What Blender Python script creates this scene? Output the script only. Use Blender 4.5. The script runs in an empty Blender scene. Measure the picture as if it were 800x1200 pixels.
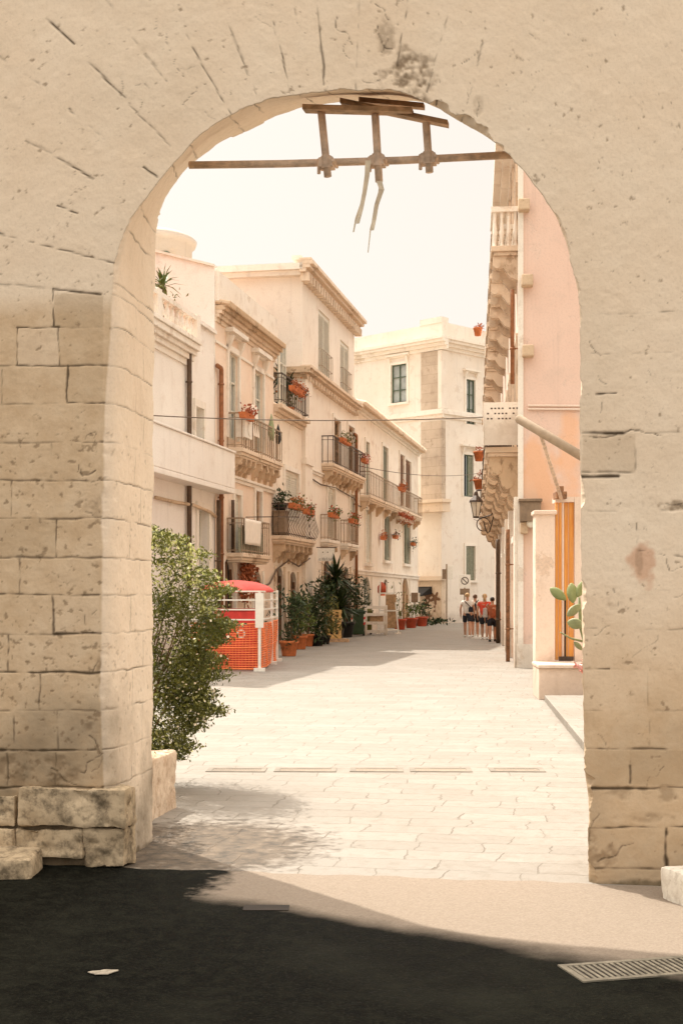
import bpy, bmesh, math, random
import numpy as np
from mathutils import Vector, Matrix
random.seed(11)
rng = np.random.default_rng(5)
PI = math.pi
FPX, CX, HY, EYE = 1600.0, 400.0, 698.0, 1.65      # survey of the place: focal length, axis, horizon, eye height
sc = bpy.context.scene
COL = sc.collection

def G(px, py, z=0.0):                               # point of the ground under a sight line
    Y = (EYE - z) * FPX / (py - HY)
    return Vector(((px - CX) / FPX * Y, Y, z))
def W(px, py, Y):
    return Vector(((px - CX) / FPX * Y, Y, EYE + (HY - py) / FPX * Y))

# ------------------------------------------------------------------ objects
def tag(o, label=None, cat=None, group=None, kind=None):
    if label: o['label'] = label
    if cat: o['category'] = cat
    if group: o['group'] = group
    if kind: o['kind'] = kind
    return o
def thing(name, label, cat, loc=(0, 0, 0), rotz=0.0, group=None):
    o = bpy.data.objects.new(name, None); COL.objects.link(o)
    o.empty_display_size = 0.2
    o.location = loc; o.rotation_euler = (0, 0, rotz)
    return tag(o, label, cat, group)

class MB:
    def __init__(s): s.v = []; s.f = []
    def add(s, vs, fs):
        o = len(s.v); s.v += [tuple(v) for v in vs]; s.f += [[i + o for i in f] for f in fs]
    def box(s, x0, x1, y0, y1, z0, z1):
        s.add([(x0,y0,z0),(x1,y0,z0),(x1,y1,z0),(x0,y1,z0),(x0,y0,z1),(x1,y0,z1),(x1,y1,z1),(x0,y1,z1)],
              [(0,3,2,1),(4,5,6,7),(0,1,5,4),(1,2,6,5),(2,3,7,6),(3,0,4,7)])
    def bar(s, a, b, w, h=None, up=(0, 0, 1)):
        a = Vector(a); b = Vector(b); h = h or w
        d = (b - a).normalized(); u = Vector(up)
        if abs(d.dot(u)) > .98: u = Vector((1, 0, 0))
        sx = d.cross(u).normalized() * (w / 2); sy = sx.cross(d).normalized() * (h / 2)
        vs = [a-sx-sy, a+sx-sy, a+sx+sy, a-sx+sy, b-sx-sy, b+sx-sy, b+sx+sy, b-sx+sy]
        s.add(vs, [(0,3,2,1),(4,5,6,7),(0,1,5,4),(1,2,6,5),(2,3,7,6),(3,0,4,7)])
    def tube(s, pts, r, n=8, caps=True):
        pts = [Vector(p) for p in pts]; m = len(pts)
        rr = r if isinstance(r, (list, tuple)) else [r] * m
        prev = None; o = len(s.v)
        for i, p in enumerate(pts):
            d = (pts[min(i+1, m-1)] - pts[max(i-1, 0)])
            d = d.normalized() if d.length > 1e-9 else Vector((0, 0, 1))
            if prev is None:
                u = Vector((0, 0, 1)) if abs(d.z) < .9 else Vector((1, 0, 0))
            else: u = prev
            a = (u - d * u.dot(d)).normalized(); prev = a; b = d.cross(a)
            for k in range(n):
                t = 2 * PI * k / n
                s.v.append(tuple(p + (a * math.cos(t) + b * math.sin(t)) * rr[i]))
        for i in range(m - 1):
            for k in range(n):
                k2 = (k + 1) % n
                s.f.append([o+i*n+k, o+i*n+k2, o+(i+1)*n+k2, o+(i+1)*n+k])
        if caps:
            s.f.append([o+k for k in range(n)][::-1]); s.f.append([o+(m-1)*n+k for k in range(n)])
    def lathe(s, prof, c=(0, 0, 0), n=20, sx=1, sy=1):
        o = len(s.v); m = len(prof)
        for r, z in prof:
            for k in range(n):
                t = 2*PI*k/n
                s.v.append((c[0]+r*math.cos(t)*sx, c[1]+r*math.sin(t)*sy, c[2]+z))
        for i in range(m-1):
            for k in range(n):
                k2 = (k+1) % n
                s.f.append([o+i*n+k, o+i*n+k2, o+(i+1)*n+k2, o+(i+1)*n+k])
        s.f.append([o+k for k in range(n)][::-1]); s.f.append([o+(m-1)*n+k for k in range(n)])
    def ball(s, c, rx, ry, rz, n=12, m=8):
        prof = [(max(.02, math.sin(PI*i/m)), -math.cos(PI*i/m)) for i in range(m+1)]
        o = len(s.v); s.lathe(prof, (0,0,0), n)
        for i in range(o, len(s.v)):
            x, y, z = s.v[i]; s.v[i] = (c[0]+x*rx, c[1]+y*ry, c[2]+z*rz)
    def prism(s, poly, axis, a, b):                  # poly of 2-D points extruded along axis ('x','y','z') from a to b
        def put(p, t):
            return {'x': (t, p[0], p[1]), 'y': (p[0], t, p[1]), 'z': (p[0], p[1], t)}[axis]
        n = len(poly)
        s.add([put(p, a) for p in poly] + [put(p, b) for p in poly],
              [list(range(n)), list(range(n, 2*n))[::-1]] + [[i, (i+1) % n, n+(i+1) % n, n+i] for i in range(n)])
    def build(s, name, mat, parent=None, smooth=False, bevel=0.0, recalc=True):
        me = bpy.data.meshes.new(name); me.from_pydata(s.v, [], s.f)
        if recalc and len(s.f) < 60000:
            bm = bmesh.new(); bm.from_mesh(me)
            bmesh.ops.recalc_face_normals(bm, faces=bm.faces)
            bm.to_mesh(me); bm.free()
        if smooth: me.polygons.foreach_set('use_smooth', [True]*len(me.polygons))
        me.materials.append(mat)
        o = bpy.data.objects.new(name, me); COL.objects.link(o)
        if parent: o.parent = parent
        if bevel:
            b = o.modifiers.new('bevel', 'BEVEL'); b.width = bevel; b.segments = 2; b.limit_method = 'ANGLE'
        return o

# ------------------------------------------------------------------ noise in numpy
def _h(ix, iy, iz, seed):
    h = (ix.astype(np.uint32)*np.uint32(374761393) + iy.astype(np.uint32)*np.uint32(668265263)
         + iz.astype(np.uint32)*np.uint32(2246822519) + np.uint32(seed*1013904223 % 4294967296))
    h = (h ^ (h >> np.uint32(13))) * np.uint32(1274126177)
    h = h ^ (h >> np.uint32(16))
    return (h & np.uint32(0xffffff)).astype(np.float64) / 0xffffff
def vnoise(P, seed=0):
    P = np.asarray(P, float); i = np.floor(P).astype(np.int64); f = P - i; f = f*f*(3-2*f)
    r = 0
    for dx in (0, 1):
        for dy in (0, 1):
            for dz in (0, 1):
                w = (f[:,0] if dx else 1-f[:,0])*(f[:,1] if dy else 1-f[:,1])*(f[:,2] if dz else 1-f[:,2])
                r = r + w*_h(i[:,0]+dx, i[:,1]+dy, i[:,2]+dz, seed)
    return r*2-1
def fbm(P, seed=0, octv=4):
    P = np.asarray(P, float); a = 1.0; r = 0; t = 0
    for k in range(octv):
        r = r + a*vnoise(P, seed+k); t += a; a *= .5; P = P*2.03
    return r/t

# ------------------------------------------------------------------ materials
class NT:
    def __init__(s, name):
        s.m = bpy.data.materials.new(name); s.m.use_nodes = True
        s.t = s.m.node_tree; s.n = s.t.nodes; s.b = s.n['Principled BSDF']
        s.tc = s.n.new('ShaderNodeTexCoord')
    def link(s, a, b): s.t.links.new(a, b)
    def mapping(s, sc=(1, 1, 1), rot=(0, 0, 0), loc=(0, 0, 0), src='Object'):
        m = s.n.new('ShaderNodeMapping'); m.inputs['Scale'].default_value = sc
        m.inputs['Rotation'].default_value = rot; m.inputs['Location'].default_value = loc
        s.link(s.tc.outputs[src], m.inputs[0]); return m.outputs[0]
    def noise(s, scale, detail=4, rough=.55, vec=None, dist=0):
        n = s.n.new('ShaderNodeTexNoise'); n.inputs['Scale'].default_value = scale
        n.inputs['Detail'].default_value = detail; n.inputs['Roughness'].default_value = rough
        n.inputs['Distortion'].default_value = dist
        s.link(vec if vec is not None else s.tc.outputs['Object'], n.inputs['Vector']); return n.outputs['Fac']
    def ramp(s, fac, stops):
        r = s.n.new('ShaderNodeValToRGB'); e = r.color_ramp.elements
        while len(e) < len(stops): e.new(.5)
        for k, (p, c) in enumerate(stops):
            e[k].position = p; e[k].color = (c, c, c, 1) if isinstance(c, (int, float)) else (*c, 1)
        s.link(fac, r.inputs[0]); return r.outputs[0]
    def mix(s, fac, a, b, mode='MIX'):
        m = s.n.new('ShaderNodeMix'); m.data_type = 'RGBA'; m.blend_type = mode
        for sock, v in ((m.inputs[0], fac), (m.inputs[6], a), (m.inputs[7], b)):
            if isinstance(v, (int, float)): sock.default_value = v
            elif isinstance(v, tuple): sock.default_value = (*v, 1)
            else: s.link(v, sock)
        return m.outputs[2]
    def math(s, op, a, b=0.0, c=None, clamp=False):
        m = s.n.new('ShaderNodeMath'); m.operation = op; m.use_clamp = clamp
        for k, v in enumerate((a, b) if c is None else (a, b, c)):
            if isinstance(v, (int, float)): m.inputs[k].default_value = v
            else: s.link(v, m.inputs[k])
        return m.outputs[0]
    def attr(s, name):
        a = s.n.new('ShaderNodeAttribute'); a.attribute_name = name; return a.outputs['Fac']
    def bump(s, h, strength=.3, dist=.02, normal=None):
        b = s.n.new('ShaderNodeBump'); b.inputs['Strength'].default_value = strength
        b.inputs['Distance'].default_value = dist; s.link(h, b.inputs['Height'])
        if normal is not None: s.link(normal, b.inputs['Normal'])
        return b.outputs[0]
    def done(s, col, rough=.8, nrm=None, spec=.3, metal=0.0):
        for sock, v in ((s.b.inputs['Base Color'], col), (s.b.inputs['Roughness'], rough)):
            if isinstance(v, (int, float)): sock.default_value = v
            elif isinstance(v, tuple): sock.default_value = (*v, 1)
            else: s.link(v, sock)
        if nrm is not None: s.link(nrm, s.b.inputs['Normal'])
        s.b.inputs['Specular IOR Level'].default_value = spec
        s.b.inputs['Metallic'].default_value = metal
        return s.m
MATS = {}
def simple(name, col, rough=.6, var=.25, scale=8.0, metal=0.0, spec=.35, bump=.1):
    if name in MATS: return MATS[name]
    t = NT(name); f = t.noise(scale, 5, .6)
    c = t.mix(t.ramp(f, [(.3, 0.0), (.7, 1.0)]), tuple(x*(1-var) for x in col), tuple(min(1, x*(1+var)) for x in col))
    n = t.bump(t.noise(scale*4, 4), bump, .01) if bump else None
    MATS[name] = t.done(c, rough, n, spec, metal); return MATS[name]
def plaster(name, col, col2, worn=(.42, .33, .24), wornamt=.35, stains=(), blocks=None):
    t = NT(name)
    big = t.noise(.45, 5, .6); mid = t.noise(1.9, 6, .65, dist=.4); fine = t.noise(22, 4)
    c = t.mix(t.ramp(big, [(.35, 0.0), (.68, 1.0)]), col, col2)
    c = t.mix(t.math('MULTIPLY', t.ramp(mid, [(.53, 0.0), (.75, 1.0)]), wornamt), c, worn)
    stv = t.mapping((2.6, 2.6, .16)); streak = t.noise(1.5, 5, .7, stv)       # run-off streaks down the wall
    c = t.mix(t.math('MULTIPLY', t.ramp(streak, [(.55, 0.0), (.8, 1.0)]), .4), c, tuple(x*.55 for x in col))
    c = t.mix(t.math('MULTIPLY', t.ramp(fine, [(.35, 1.0), (.5, 0.0)]), .16), c, tuple(x*.6 for x in col))
    peel = t.ramp(t.noise(.9, 7, .68, t.mapping((1, 1, 1), loc=(3.7, 1.1, 5.3)), .3), [(.60, 0.0), (.625, 1.0)])       # patches where the skim coat is off
    c = t.mix(t.math('MULTIPLY', peel, min(.7, wornamt*.9)), c, t.mix(t.ramp(fine, [(.35, 0.0), (.65, 1.0)]), tuple(x*.9 for x in worn), tuple(min(1, x*1.3) for x in worn)))
    spz = t.n.new('ShaderNodeSeparateXYZ'); t.link(t.tc.outputs['Object'], spz.inputs[0])
    damp = t.math('SUBTRACT', t.math('MULTIPLY', mid, 2.2), spz.outputs[2])                                            # salts and damp climbing from the paving
    c = t.mix(t.math('MULTIPLY', t.ramp(damp, [(.15, 0.0), (.75, 1.0)]), .45), c, tuple(x*.75 for x in worn))
    h = t.math('ADD', t.math('ADD', t.math('MULTIPLY', mid, .6), t.math('MULTIPLY', fine, .25)), t.math('MULTIPLY', peel, -.35))
    if blocks:
        br = t.n.new('ShaderNodeTexBrick'); br.inputs['Scale'].default_value = 1.0
        br.inputs['Brick Width'].default_value = blocks[0]; br.inputs['Row Height'].default_value = blocks[1]
        br.inputs['Mortar Size'].default_value = .012; br.inputs['Mortar Smooth'].default_value = .4
        br.inputs['Color1'].default_value = (1,1,1,1); br.inputs['Color2'].default_value = (.82,.8,.78,1); br.inputs['Mortar'].default_value = (.5,.45,.4,1)
        t.link(t.mapping((1,1,1), (PI/2, 0, 0)), br.inputs['Vector'])
        c = t.mix(.6, c, br.outputs['Color'], 'MULTIPLY')
        h = t.math('SUBTRACT', h, br.outputs['Fac'])
    if stains:
        sp = t.n.new('ShaderNodeSeparateXYZ'); t.link(t.tc.outputs['Object'], sp.inputs[0])
        wob = t.noise(1.3, 4)
        for (x, z, rx, rz, sc_, am) in stains:
            dx = t.math('DIVIDE', t.math('SUBTRACT', sp.outputs[0], x), rx)
            dz = t.math('DIVIDE', t.math('SUBTRACT', sp.outputs[2], z), rz)
            d = t.math('ADD', t.math('MULTIPLY', dx, dx), t.math('MULTIPLY', dz, dz))
            d = t.math('ADD', d, t.math('MULTIPLY', t.math('SUBTRACT', wob, .5), 3.0))
            c = t.mix(t.math('MULTIPLY', t.ramp(d, [(.25, 1.0), (.95, 0.0)]), am), c, sc_)
    return t.done(c, .88, t.bump(h, .35, .025), .2)

M = {}
M['white_wall'] = plaster('white_lime_plaster', (.80,.735,.66), (.85,.80,.73), (.58,.48,.39), .4)
M['peach_wall'] = plaster('peach_plaster', (.80,.625,.485), (.84,.71,.585), (.62,.47,.36), .5)
M['cream_wall'] = plaster('cream_plaster', (.80,.69,.565), (.84,.76,.65), (.54,.40,.29), .6)
M['tall_wall'] = plaster('pale_ochre_plaster', (.79,.69,.58), (.83,.75,.65), (.56,.44,.34), .45)
M['far_wall'] = plaster('far_cream_plaster', (.80,.70,.58), (.84,.76,.66), (.52,.39,.29), .55)
M['palazzo'] = plaster('palazzo_plaster', (.76,.67,.57), (.80,.735,.65), (.54,.43,.34), .45)
M['quoin'] = plaster('worn_quoin_stone', (.48,.38,.29), (.62,.51,.40), (.30,.22,.16), .6, blocks=(1.4, .55))
M['stone'] = plaster('carved_stone', (.68,.53,.39), (.76,.63,.49), (.32,.21,.13), .8)
M['stone_dark'] = plaster('weathered_carved_stone', (.55,.40,.26), (.66,.50,.35), (.22,.14,.08), .8)
M['trim'] = plaster('pale_stone_trim', (.79,.71,.61), (.83,.77,.68), (.50,.39,.29), .55)
M['church'] = plaster('church_stone', (.52,.45,.38), (.58,.51,.44), (.5,.4,.3), .4)
M['rosewall'] = plaster('rose_plaster', (.73,.52,.42), (.76,.565,.465), (.60,.46,.38), .5,
     stains=[(.45, 4.3, .55, 1.0, (.78,.38,.15), .5), (.15, 3.3, .3, 1.2, (.72,.5,.36), .6), (1.1, 4.6, .3, 1.4, (.82,.42,.2), .5)])
M['rosetrim'] = plaster('rose_pier_plaster', (.74,.585,.475), (.78,.645,.54), (.52,.38,.28), .6)
M['iron'] = simple('dark_iron', (.075,.05,.035), .6, .4, 20, .1)
M['iron_grey'] = simple('grey_painted_iron', (.33,.24,.16), .6, .3, 20)
M['iron_rust'] = simple('rusty_iron', (.24,.12,.06), .8, .5, 14)
M['glass'] = simple('window_glass', (.03,.035,.035), .12, .2, 2, 0, .6, 0)
M['glass_pale'] = simple('pale_curtained_glass', (.34,.36,.34), .2, .25, 2, 0, .5, 0)
M['dark'] = simple('dark_doorway', (.028,.02,.014), .8, .4, 3)
M['green_paint'] = simple('green_window_paint', (.09,.12,.08), .55, .3, 9)
M['grey_shutter'] = simple('grey_green_shutter', (.24,.24,.17), .6, .25, 9)
M['pale_paint'] = simple('pale_door_paint', (.66,.62,.52), .55, .12, 9)
M['brown_paint'] = simple('brown_door_wood', (.20,.10,.05), .6, .4, 9)
M['tan_wood'] = simple('tan_door_wood', (.40,.25,.13), .65, .4, 9)
M['pipe_brown'] = simple('copper_brown_pipe', (.30,.13,.06), .5, .3, 10, .3)
M['pipe_dark'] = simple('dark_brown_pipe', (.10,.06,.035), .5, .3, 10)
M['tile'] = simple('red_roof_tile', (.48,.19,.09), .8, .35, 7)
M['terracotta'] = simple('terracotta', (.52,.16,.055), .75, .25, 10)
M['red_pot'] = simple('red_plastic_pot', (.42,.07,.03), .5, .2, 10)
M['leaf'] = simple('leaf_green', (.10,.13,.03), .55, .55, 6, 0, .3, 0)
M['leaf_dark'] = simple('leaf_dark_green', (.030,.050,.014), .5, .5, 6, 0, .35, 0)
M['leaf_olive'] = simple('leaf_olive', (.13,.13,.035), .55, .45, 6, 0, .3, 0)
M['leaf_red'] = simple('leaf_red', (.32,.09,.03), .6, .4, 6, 0, .3, 0)
M['leaf_blue'] = simple('leaf_blue_green', (.26,.29,.15), .5, .3, 9, 0, .4, 0)
M['flower_red'] = simple('red_petals', (.42,.075,.03), .6, .3, 9, 0, .3, 0)
M['flower_orange'] = simple('orange_petals', (.50,.18,.06), .6, .3, 9, 0, .3, 0)
M['flower_white'] = simple('white_petals', (.80,.74,.62), .6, .1, 9, 0, .3, 0)
M['flower_pink'] = simple('pink_petals', (.75,.40,.36), .6, .2, 9, 0, .3, 0)
M['stem'] = simple('brown_stem', (.16,.10,.05), .8, .4, 12)
M['soil'] = simple('potting_soil', (.05,.032,.02), .95, .4, 20)
M['white_paint'] = simple('white_paint', (.78,.74,.66), .5, .08, 9)
M['sheet'] = simple('white_cloth', (.80,.72,.62), .9, .08, 5)
M['orange_net'] = simple('orange_plastic_net', (.80,.21,.065), .5, .15, 6)
M['red_paint'] = simple('red_paint', (.62,.055,.045), .5, .2, 6)
M['pink_canvas'] = simple('faded_red_canvas', (.70,.13,.11), .8, .25, 4)
M['bin_green'] = simple('green_bin_plastic', (.03,.06,.025), .45, .2, 6)
M['black'] = simple('black_rubber', (.015,.014,.013), .6, .2, 10)
M['yellow_wood'] = simple('pale_pine', (.62,.40,.16), .7, .25, 10)
M['wood'] = simple('old_plank', (.46,.30,.18), .8, .45, 12)
M['scaffold'] = simple('rusty_scaffold_tube', (.62,.46,.34), .7, .35, 14, 0)
M['tape'] = simple('torn_plastic_tape', (.66,.56,.42), .6, .2, 9)
M['awning'] = simple('rolled_canvas', (.33,.25,.175), .85, .15, 6)
M['metal_box'] = simple('brown_metal_box', (.22,.15,.095), .55, .25, 8)
M['grate'] = simple('worn_steel_grate', (.23,.20,.15), .7, .35, 16, .2)
M['skin'] = simple('skin', (.52,.29,.19), .6, .1, 10)
M['cloth_white'] = simple('white_shirt', (.76,.71,.64), .9, .08, 12)
M['cloth_red'] = simple('red_shirt', (.62,.075,.04), .9, .15, 12)
M['cloth_rust'] = simple('rust_shirt', (.34,.105,.05), .9, .2, 12)
M['cloth_dark'] = simple('dark_shorts', (.022,.024,.032), .9, .3, 12)
M['cloth_grey'] = simple('grey_canvas_bag', (.40,.38,.36), .9, .2, 12)
M['hair_blond'] = simple('blond_hair', (.50,.33,.17), .7, .3, 20)
M['hair_dark'] = simple('dark_hair', (.02,.014,.01), .6, .3, 20)
M['hair_brown'] = simple('brown_hair', (.12,.065,.035), .7, .3, 20)
M['shoe_white'] = simple('white_shoes', (.75,.72,.68), .7, .1, 20)
M['lamp_glass'] = simple('frosted_lamp_glass', (.72,.66,.55), .3, .08, 9)
M['cover_stone'] = simple('worn_drain_stone', (.215,.185,.15), .9, .2, 6)
M['cable'] = simple('dark_cable', (.13,.09,.06), .7, .3, 9)

# wood of the orange door: vertical grain
t = NT('orange_stained_boards')
gr = t.noise(3.0, 6, .65, t.mapping((6, 6, .35)), .6)
c = t.mix(t.ramp(gr, [(.32, 0.0), (.66, 1.0)]), (.50,.17,.03), (.80,.38,.09))
c = t.mix(t.math('MULTIPLY', t.ramp(t.noise(1.1, 5), [(.5, 0.0), (.75, 1.0)]), .5), c, (.62,.43,.26))
M['orange_wood'] = t.done(c, .6, t.bump(gr, .3, .01), .3)

# ------------------------------------------------------------------ facade frame
class Fac:
    """local x = rightwards seen from outside, y = into the wall, z = up"""
    def __init__(s, P0, P1, root=None, name=None, label=None, cat=None):
        P0 = Vector((P0[0], P0[1], 0)); P1 = Vector((P1[0], P1[1], 0))
        s.O = P0; s.ex = (P1-P0).normalized(); s.ey = Vector((-s.ex.y, s.ex.x, 0)); s.L = (P1-P0).length
        s.ang = math.atan2(s.ex.y, s.ex.x)
        s.Mw = Matrix.Translation(P0) @ Matrix.Rotation(s.ang, 4, 'Z')
        if root is None:
            s.root = thing(name, label, cat, P0, s.ang); s.Ml = None
        else:
            s.root = root.root; s.Ml = root.Mw.inverted() @ s.Mw
    def x(s, px, n=0.0):
        k = (px-CX)/FPX; y = -n; ox = s.O.x + y*s.ey.x; oy = s.O.y + y*s.ey.y
        return (k*oy - ox)/(s.ex.x - k*s.ex.y)
    def z(s, px, py, n=0.0):
        x = s.x(px, n); Y = s.O.y + x*s.ex.y - n*s.ey.y
        return EYE + (HY-py)/FPX*Y
    def w(s, x, y, z): return s.Mw @ Vector((x, y, z))
    def part(s, mb, name, mat, smooth=False, bevel=0.0):
        o = mb.build(name, mat, s.root, smooth, bevel)
        if s.Ml is not None: o.matrix_local = s.Ml
        return o

def wall_face(mb, x0, x1, z0, z1, ops, depth=.3, y=0.0):
    xs = sorted({x0, x1, *[o[0] for o in ops], *[o[1] for o in ops]}); zs = sorted({z0, z1, *[o[2] for o in ops], *[o[3] for o in ops]})
    xs = [a for a in xs if x0-1e-6 <= a <= x1+1e-6]; zs = [a for a in zs if z0-1e-6 <= a <= z1+1e-6]
    for a, b in zip(xs, xs[1:]):
        for c, d in zip(zs, zs[1:]):
            mx, mz = (a+b)/2, (c+d)/2
            if any(o[0] < mx < o[1] and o[2] < mz < o[3] for o in ops): continue
            mb.add([(a,y,c),(b,y,c),(b,y,d),(a,y,d)], [(0,1,2,3)])
    for o in ops:
        a, b, c, d = o[:4]; arch = len(o) > 4 and o[4]; Y = y+depth
        zt = d - min((b-a)/2, (d-c)*.5) if arch else d
        mb.add([(a,y,c),(a,Y,c),(a,Y,zt),(a,y,zt)], [(0,1,2,3)]); mb.add([(b,y,c),(b,Y,c),(b,Y,zt),(b,y,zt)], [(3,2,1,0)])
        mb.add([(a,y,c),(b,y,c),(b,Y,c),(a,Y,c)], [(0,1,2,3)])
        if not arch: mb.add([(a,y,d),(b,y,d),(b,Y,d),(a,Y,d)], [(3,2,1,0)])
        else:
            N = 12; cx = (a+b)/2; rx = (b-a)/2; rz = d-zt
            P = [(cx-rx*math.cos(PI*k/N), zt+rz*math.sin(PI*k/N)) for k in range(N+1)]
            for p, q in zip(P, P[1:]):
                mb.add([(p[0],y,p[1]),(q[0],y,q[1]),(q[0],y,d),(p[0],y,d)], [(0,1,2,3)])
                mb.add([(p[0],y,p[1]),(q[0],y,q[1]),(q[0],Y,q[1]),(p[0],Y,p[1])], [(3,2,1,0)])
def shell(mb, x0, x1, z0, z1, depth, y=0.0, sides=(1, 1), back=True):
    Y = y+depth
    if sides[0]: mb.add([(x0,y,z0),(x0,Y,z0),(x0,Y,z1),(x0,y,z1)], [(0,1,2,3)])
    if sides[1]: mb.add([(x1,y,z0),(x1,Y,z0),(x1,Y,z1),(x1,y,z1)], [(3,2,1,0)])
    if back: mb.add([(x0,Y,z0),(x1,Y,z0),(x1,Y,z1),(x0,Y,z1)], [(3,2,1,0)])
    mb.add([(x0,y,z1),(x1,y,z1),(x1,Y,z1),(x0,Y,z1)], [(0,1,2,3)])

def window(F, op, style='casement', frame='green_paint', glass='glass', y=.2, surround=None, label=None, hood=0, sill=True, name=None):
    a, b, c, d = op[:4]; arch = len(op) > 4 and op[4]
    w = b-a; fr = MB(); t = .07
    door = style in ('door', 'dark', 'boards')
    yt = max(.04, min(y, .06)) if F is not A else y
    fr.box(a, a+t, yt, yt+.07, c, d); fr.box(b-t, b, yt, yt+.07, c, d)
    fr.box(a+t, b-t, yt, yt+.07, d-t, d); fr.box(a+t, b-t, yt, yt+.07, c, c+t)
    fr.box((a+b)/2-.03, (a+b)/2+.03, yt-.01, yt+.06, c+t, d-t)
    if style == 'casement':
        for k in (1, 2): 
            zz = c+(d-c)*k/3; fr.box(a+t, b-t, yt+.005, yt+.055, zz-.025, zz+.025)
    if style == 'fan':
        zz = d-w/2; fr.box(a+t, b-t, yt+.005, yt+.055, zz-.04, zz+.04)
    o = F.part(fr, name or ('door' if door else 'window'), M[frame])
    if label: o['label'] = label
    p = MB(); p.box(a+.02, b-.02, yt+.075, yt+.095, c+.02, d-.02)
    if style in ('casement', 'fan', 'glass'): p.build('pane', M[glass], o)
    elif style == 'dark': p.build('door_panel', M['dark'], o)
    elif style in ('door', 'boards'):
        p.build('door_panel', M[frame if style == 'door' else glass], o)
    if style == 'shutters' or style == 'ajar':
        for k, (p0, p1) in enumerate(((a+t, (a+b)/2-.03), ((a+b)/2+.03, b-t))):
            if style == 'ajar' and k == 0:
                q = MB(); q.box(p0, p1, yt+.075, yt+.09, c+.03, d-.03); q.build('pane', M['glass'], o); continue
            s_ = MB(); yy = yt-.035
            s_.box(p0, p0+.05, yy, yy+.045, c+.08, d-.08); s_.box(p1-.05, p1, yy, yy+.045, c+.08, d-.08)
            s_.box(p0+.05, p1-.05, yy, yy+.045, c+.08, c+.18); s_.box(p0+.05, p1-.05, yy, yy+.045, d-.18, d-.08)
            s_.box(p0+.05, p1-.05, yy+.035, yy+.05, c+.18, d-.18)
            zz = c+.22
            while zz < d-.2:
                s_.add([(p0+.05,yy,zz-.03),(p1-.05,yy,zz-.03),(p1-.05,yy+.03,zz+.03),(p0+.05,yy+.03,zz+.03)], [(0,1,2,3)]); zz += .075
            s_.build('shutter', M[glass if glass in ('grey_shutter', 'pale_paint', 'brown_paint', 'green_paint') else frame], o)
    if surround:
        s_ = MB(); e = .16; pr = -.06
        s_.box(a-e, a-.002, pr, .02, c, d); s_.box(b+.002, b+e, pr, .02, c, d)
        if not arch: s_.box(a-e, b+e, pr-.003, .02, d+.002, d+e)
        if sill: s_.box(a-e-.06, b+e+.06, pr-.09, .02, c-.14, c-.002)
        if hood:
            s_.box(a-e-.05, b+e+.05, pr-.05, .02, d+e+.25, d+e+.32)
            s_.box(a-e-.16, b+e+.16, pr-.2, .02, d+e+.322, d+e+.45)
            for xx in (a-e, b+.02):
                s_.prism([(.02, d+e-.25), (.02, d+e+.25), (pr-.16, d+e+.25), (pr-.1, d+e+.05), (pr-.02, d+e-.1)], 'x', xx, xx+e-.03)
        s_.build('surround', M[surround], o)
    return o

def railing_mb(a, b, proj, z, h=1.0, sp=.13, r=.011, belly=0.0, y0=0.0, ends=True):
    m = MB(); yo = y0-proj+.05
    def post(x, y, oy, ox):
        if belly:
            pts = [(x, y, z), (x+ox*belly*.6, y+oy*belly*.6, z+h*.12), (x+ox*belly, y+oy*belly, z+h*.3), (x+ox*belly*.4, y+oy*belly*.4, z+h*.6), (x, y, z+h*.8), (x, y, z+h)]
            m.tube(pts, r, 5, False)
        else: m.bar((x, y, z), (x, y, z+h), 2*r)
    n = max(2, int((b-a)/sp))
    for k in range(n+1): post(a+.04+(b-a-.08)*k/n, yo, -1, 0)
    n2 = max(2, int((proj-.08)/sp))
    if ends:
        for k in range(n2):
            yy = yo+(proj-.08)*(k+1)/n2
            post(a+.04, yy, 0, -1); post(b-.04, yy, 0, 1)
    for zz, tt in ((z+h, .04), (z+.08, .025), (z+h*.86, .018)):
        m.bar((a+.02, yo, zz), (b-.02, yo, zz), tt)
        if ends:
            m.bar((a+.04, yo, zz), (a+.04, y0, zz), tt); m.bar((b-.04, yo, zz), (b-.04, y0, zz), tt)
    return m
def corbel_mb(x, wd, proj, z, h):
    m = MB()
    pr = [(0, z), (-proj*.95, z), (-proj*.95, z-h*.16), (-proj*.86, z-h*.3), (-proj*.66, z-h*.34), (-proj*.62, z-h*.5), (-proj*.5, z-h*.64), (-proj*.3, z-h*.68), (-proj*.26, z-h*.84), (-proj*.12, z-h*.98), (0, z-h)]
    m.prism(pr, 'x', x-wd/2, x+wd/2)
    for q, rr in ((.74, .13), (.36, .12)):
        m.tube([(x-wd/2-.02, -proj*q, z-h*(.26 if q > .5 else .58)), (x+wd/2+.02, -proj*q, z-h*(.26 if q > .5 else .58))], rr*h*1.2, 10)
    return m
def balcony(F, a, b, z, proj=.9, ncorb=3, ch=.6, rail='iron', belly=0.0, h=1.0, stone='stone', y0=0.0, sp=.13, cw=.16, railobj=True):
    m = MB()
    m.box(a, b, y0-proj, y0+.02, z-.12, z); m.box(a+.05, b-.05, y0-proj+.05, y0+.015, z-.21, z-.122)
    m.box(a+.1, b-.1, y0-proj+.1, y0+.01, z-.27, z-.212)
    o = F.part(m, 'balcony', M[stone], bevel=.015)
    for k in range(ncorb):
        x = a+.25+(b-a-.5)*(k/(ncorb-1) if ncorb > 1 else .5)
        cm = corbel_mb(x, cw, proj*.85, z-.272, ch)
        if y0: cm.v = [(p[0], p[1]+y0, p[2]) for p in cm.v]
        cm.build('corbel', M['stone_dark'], o)
    if railobj: railing_mb(a, b, proj, z, h, sp, .012, belly, y0).build('railing', M[rail], o)
    return o
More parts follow.
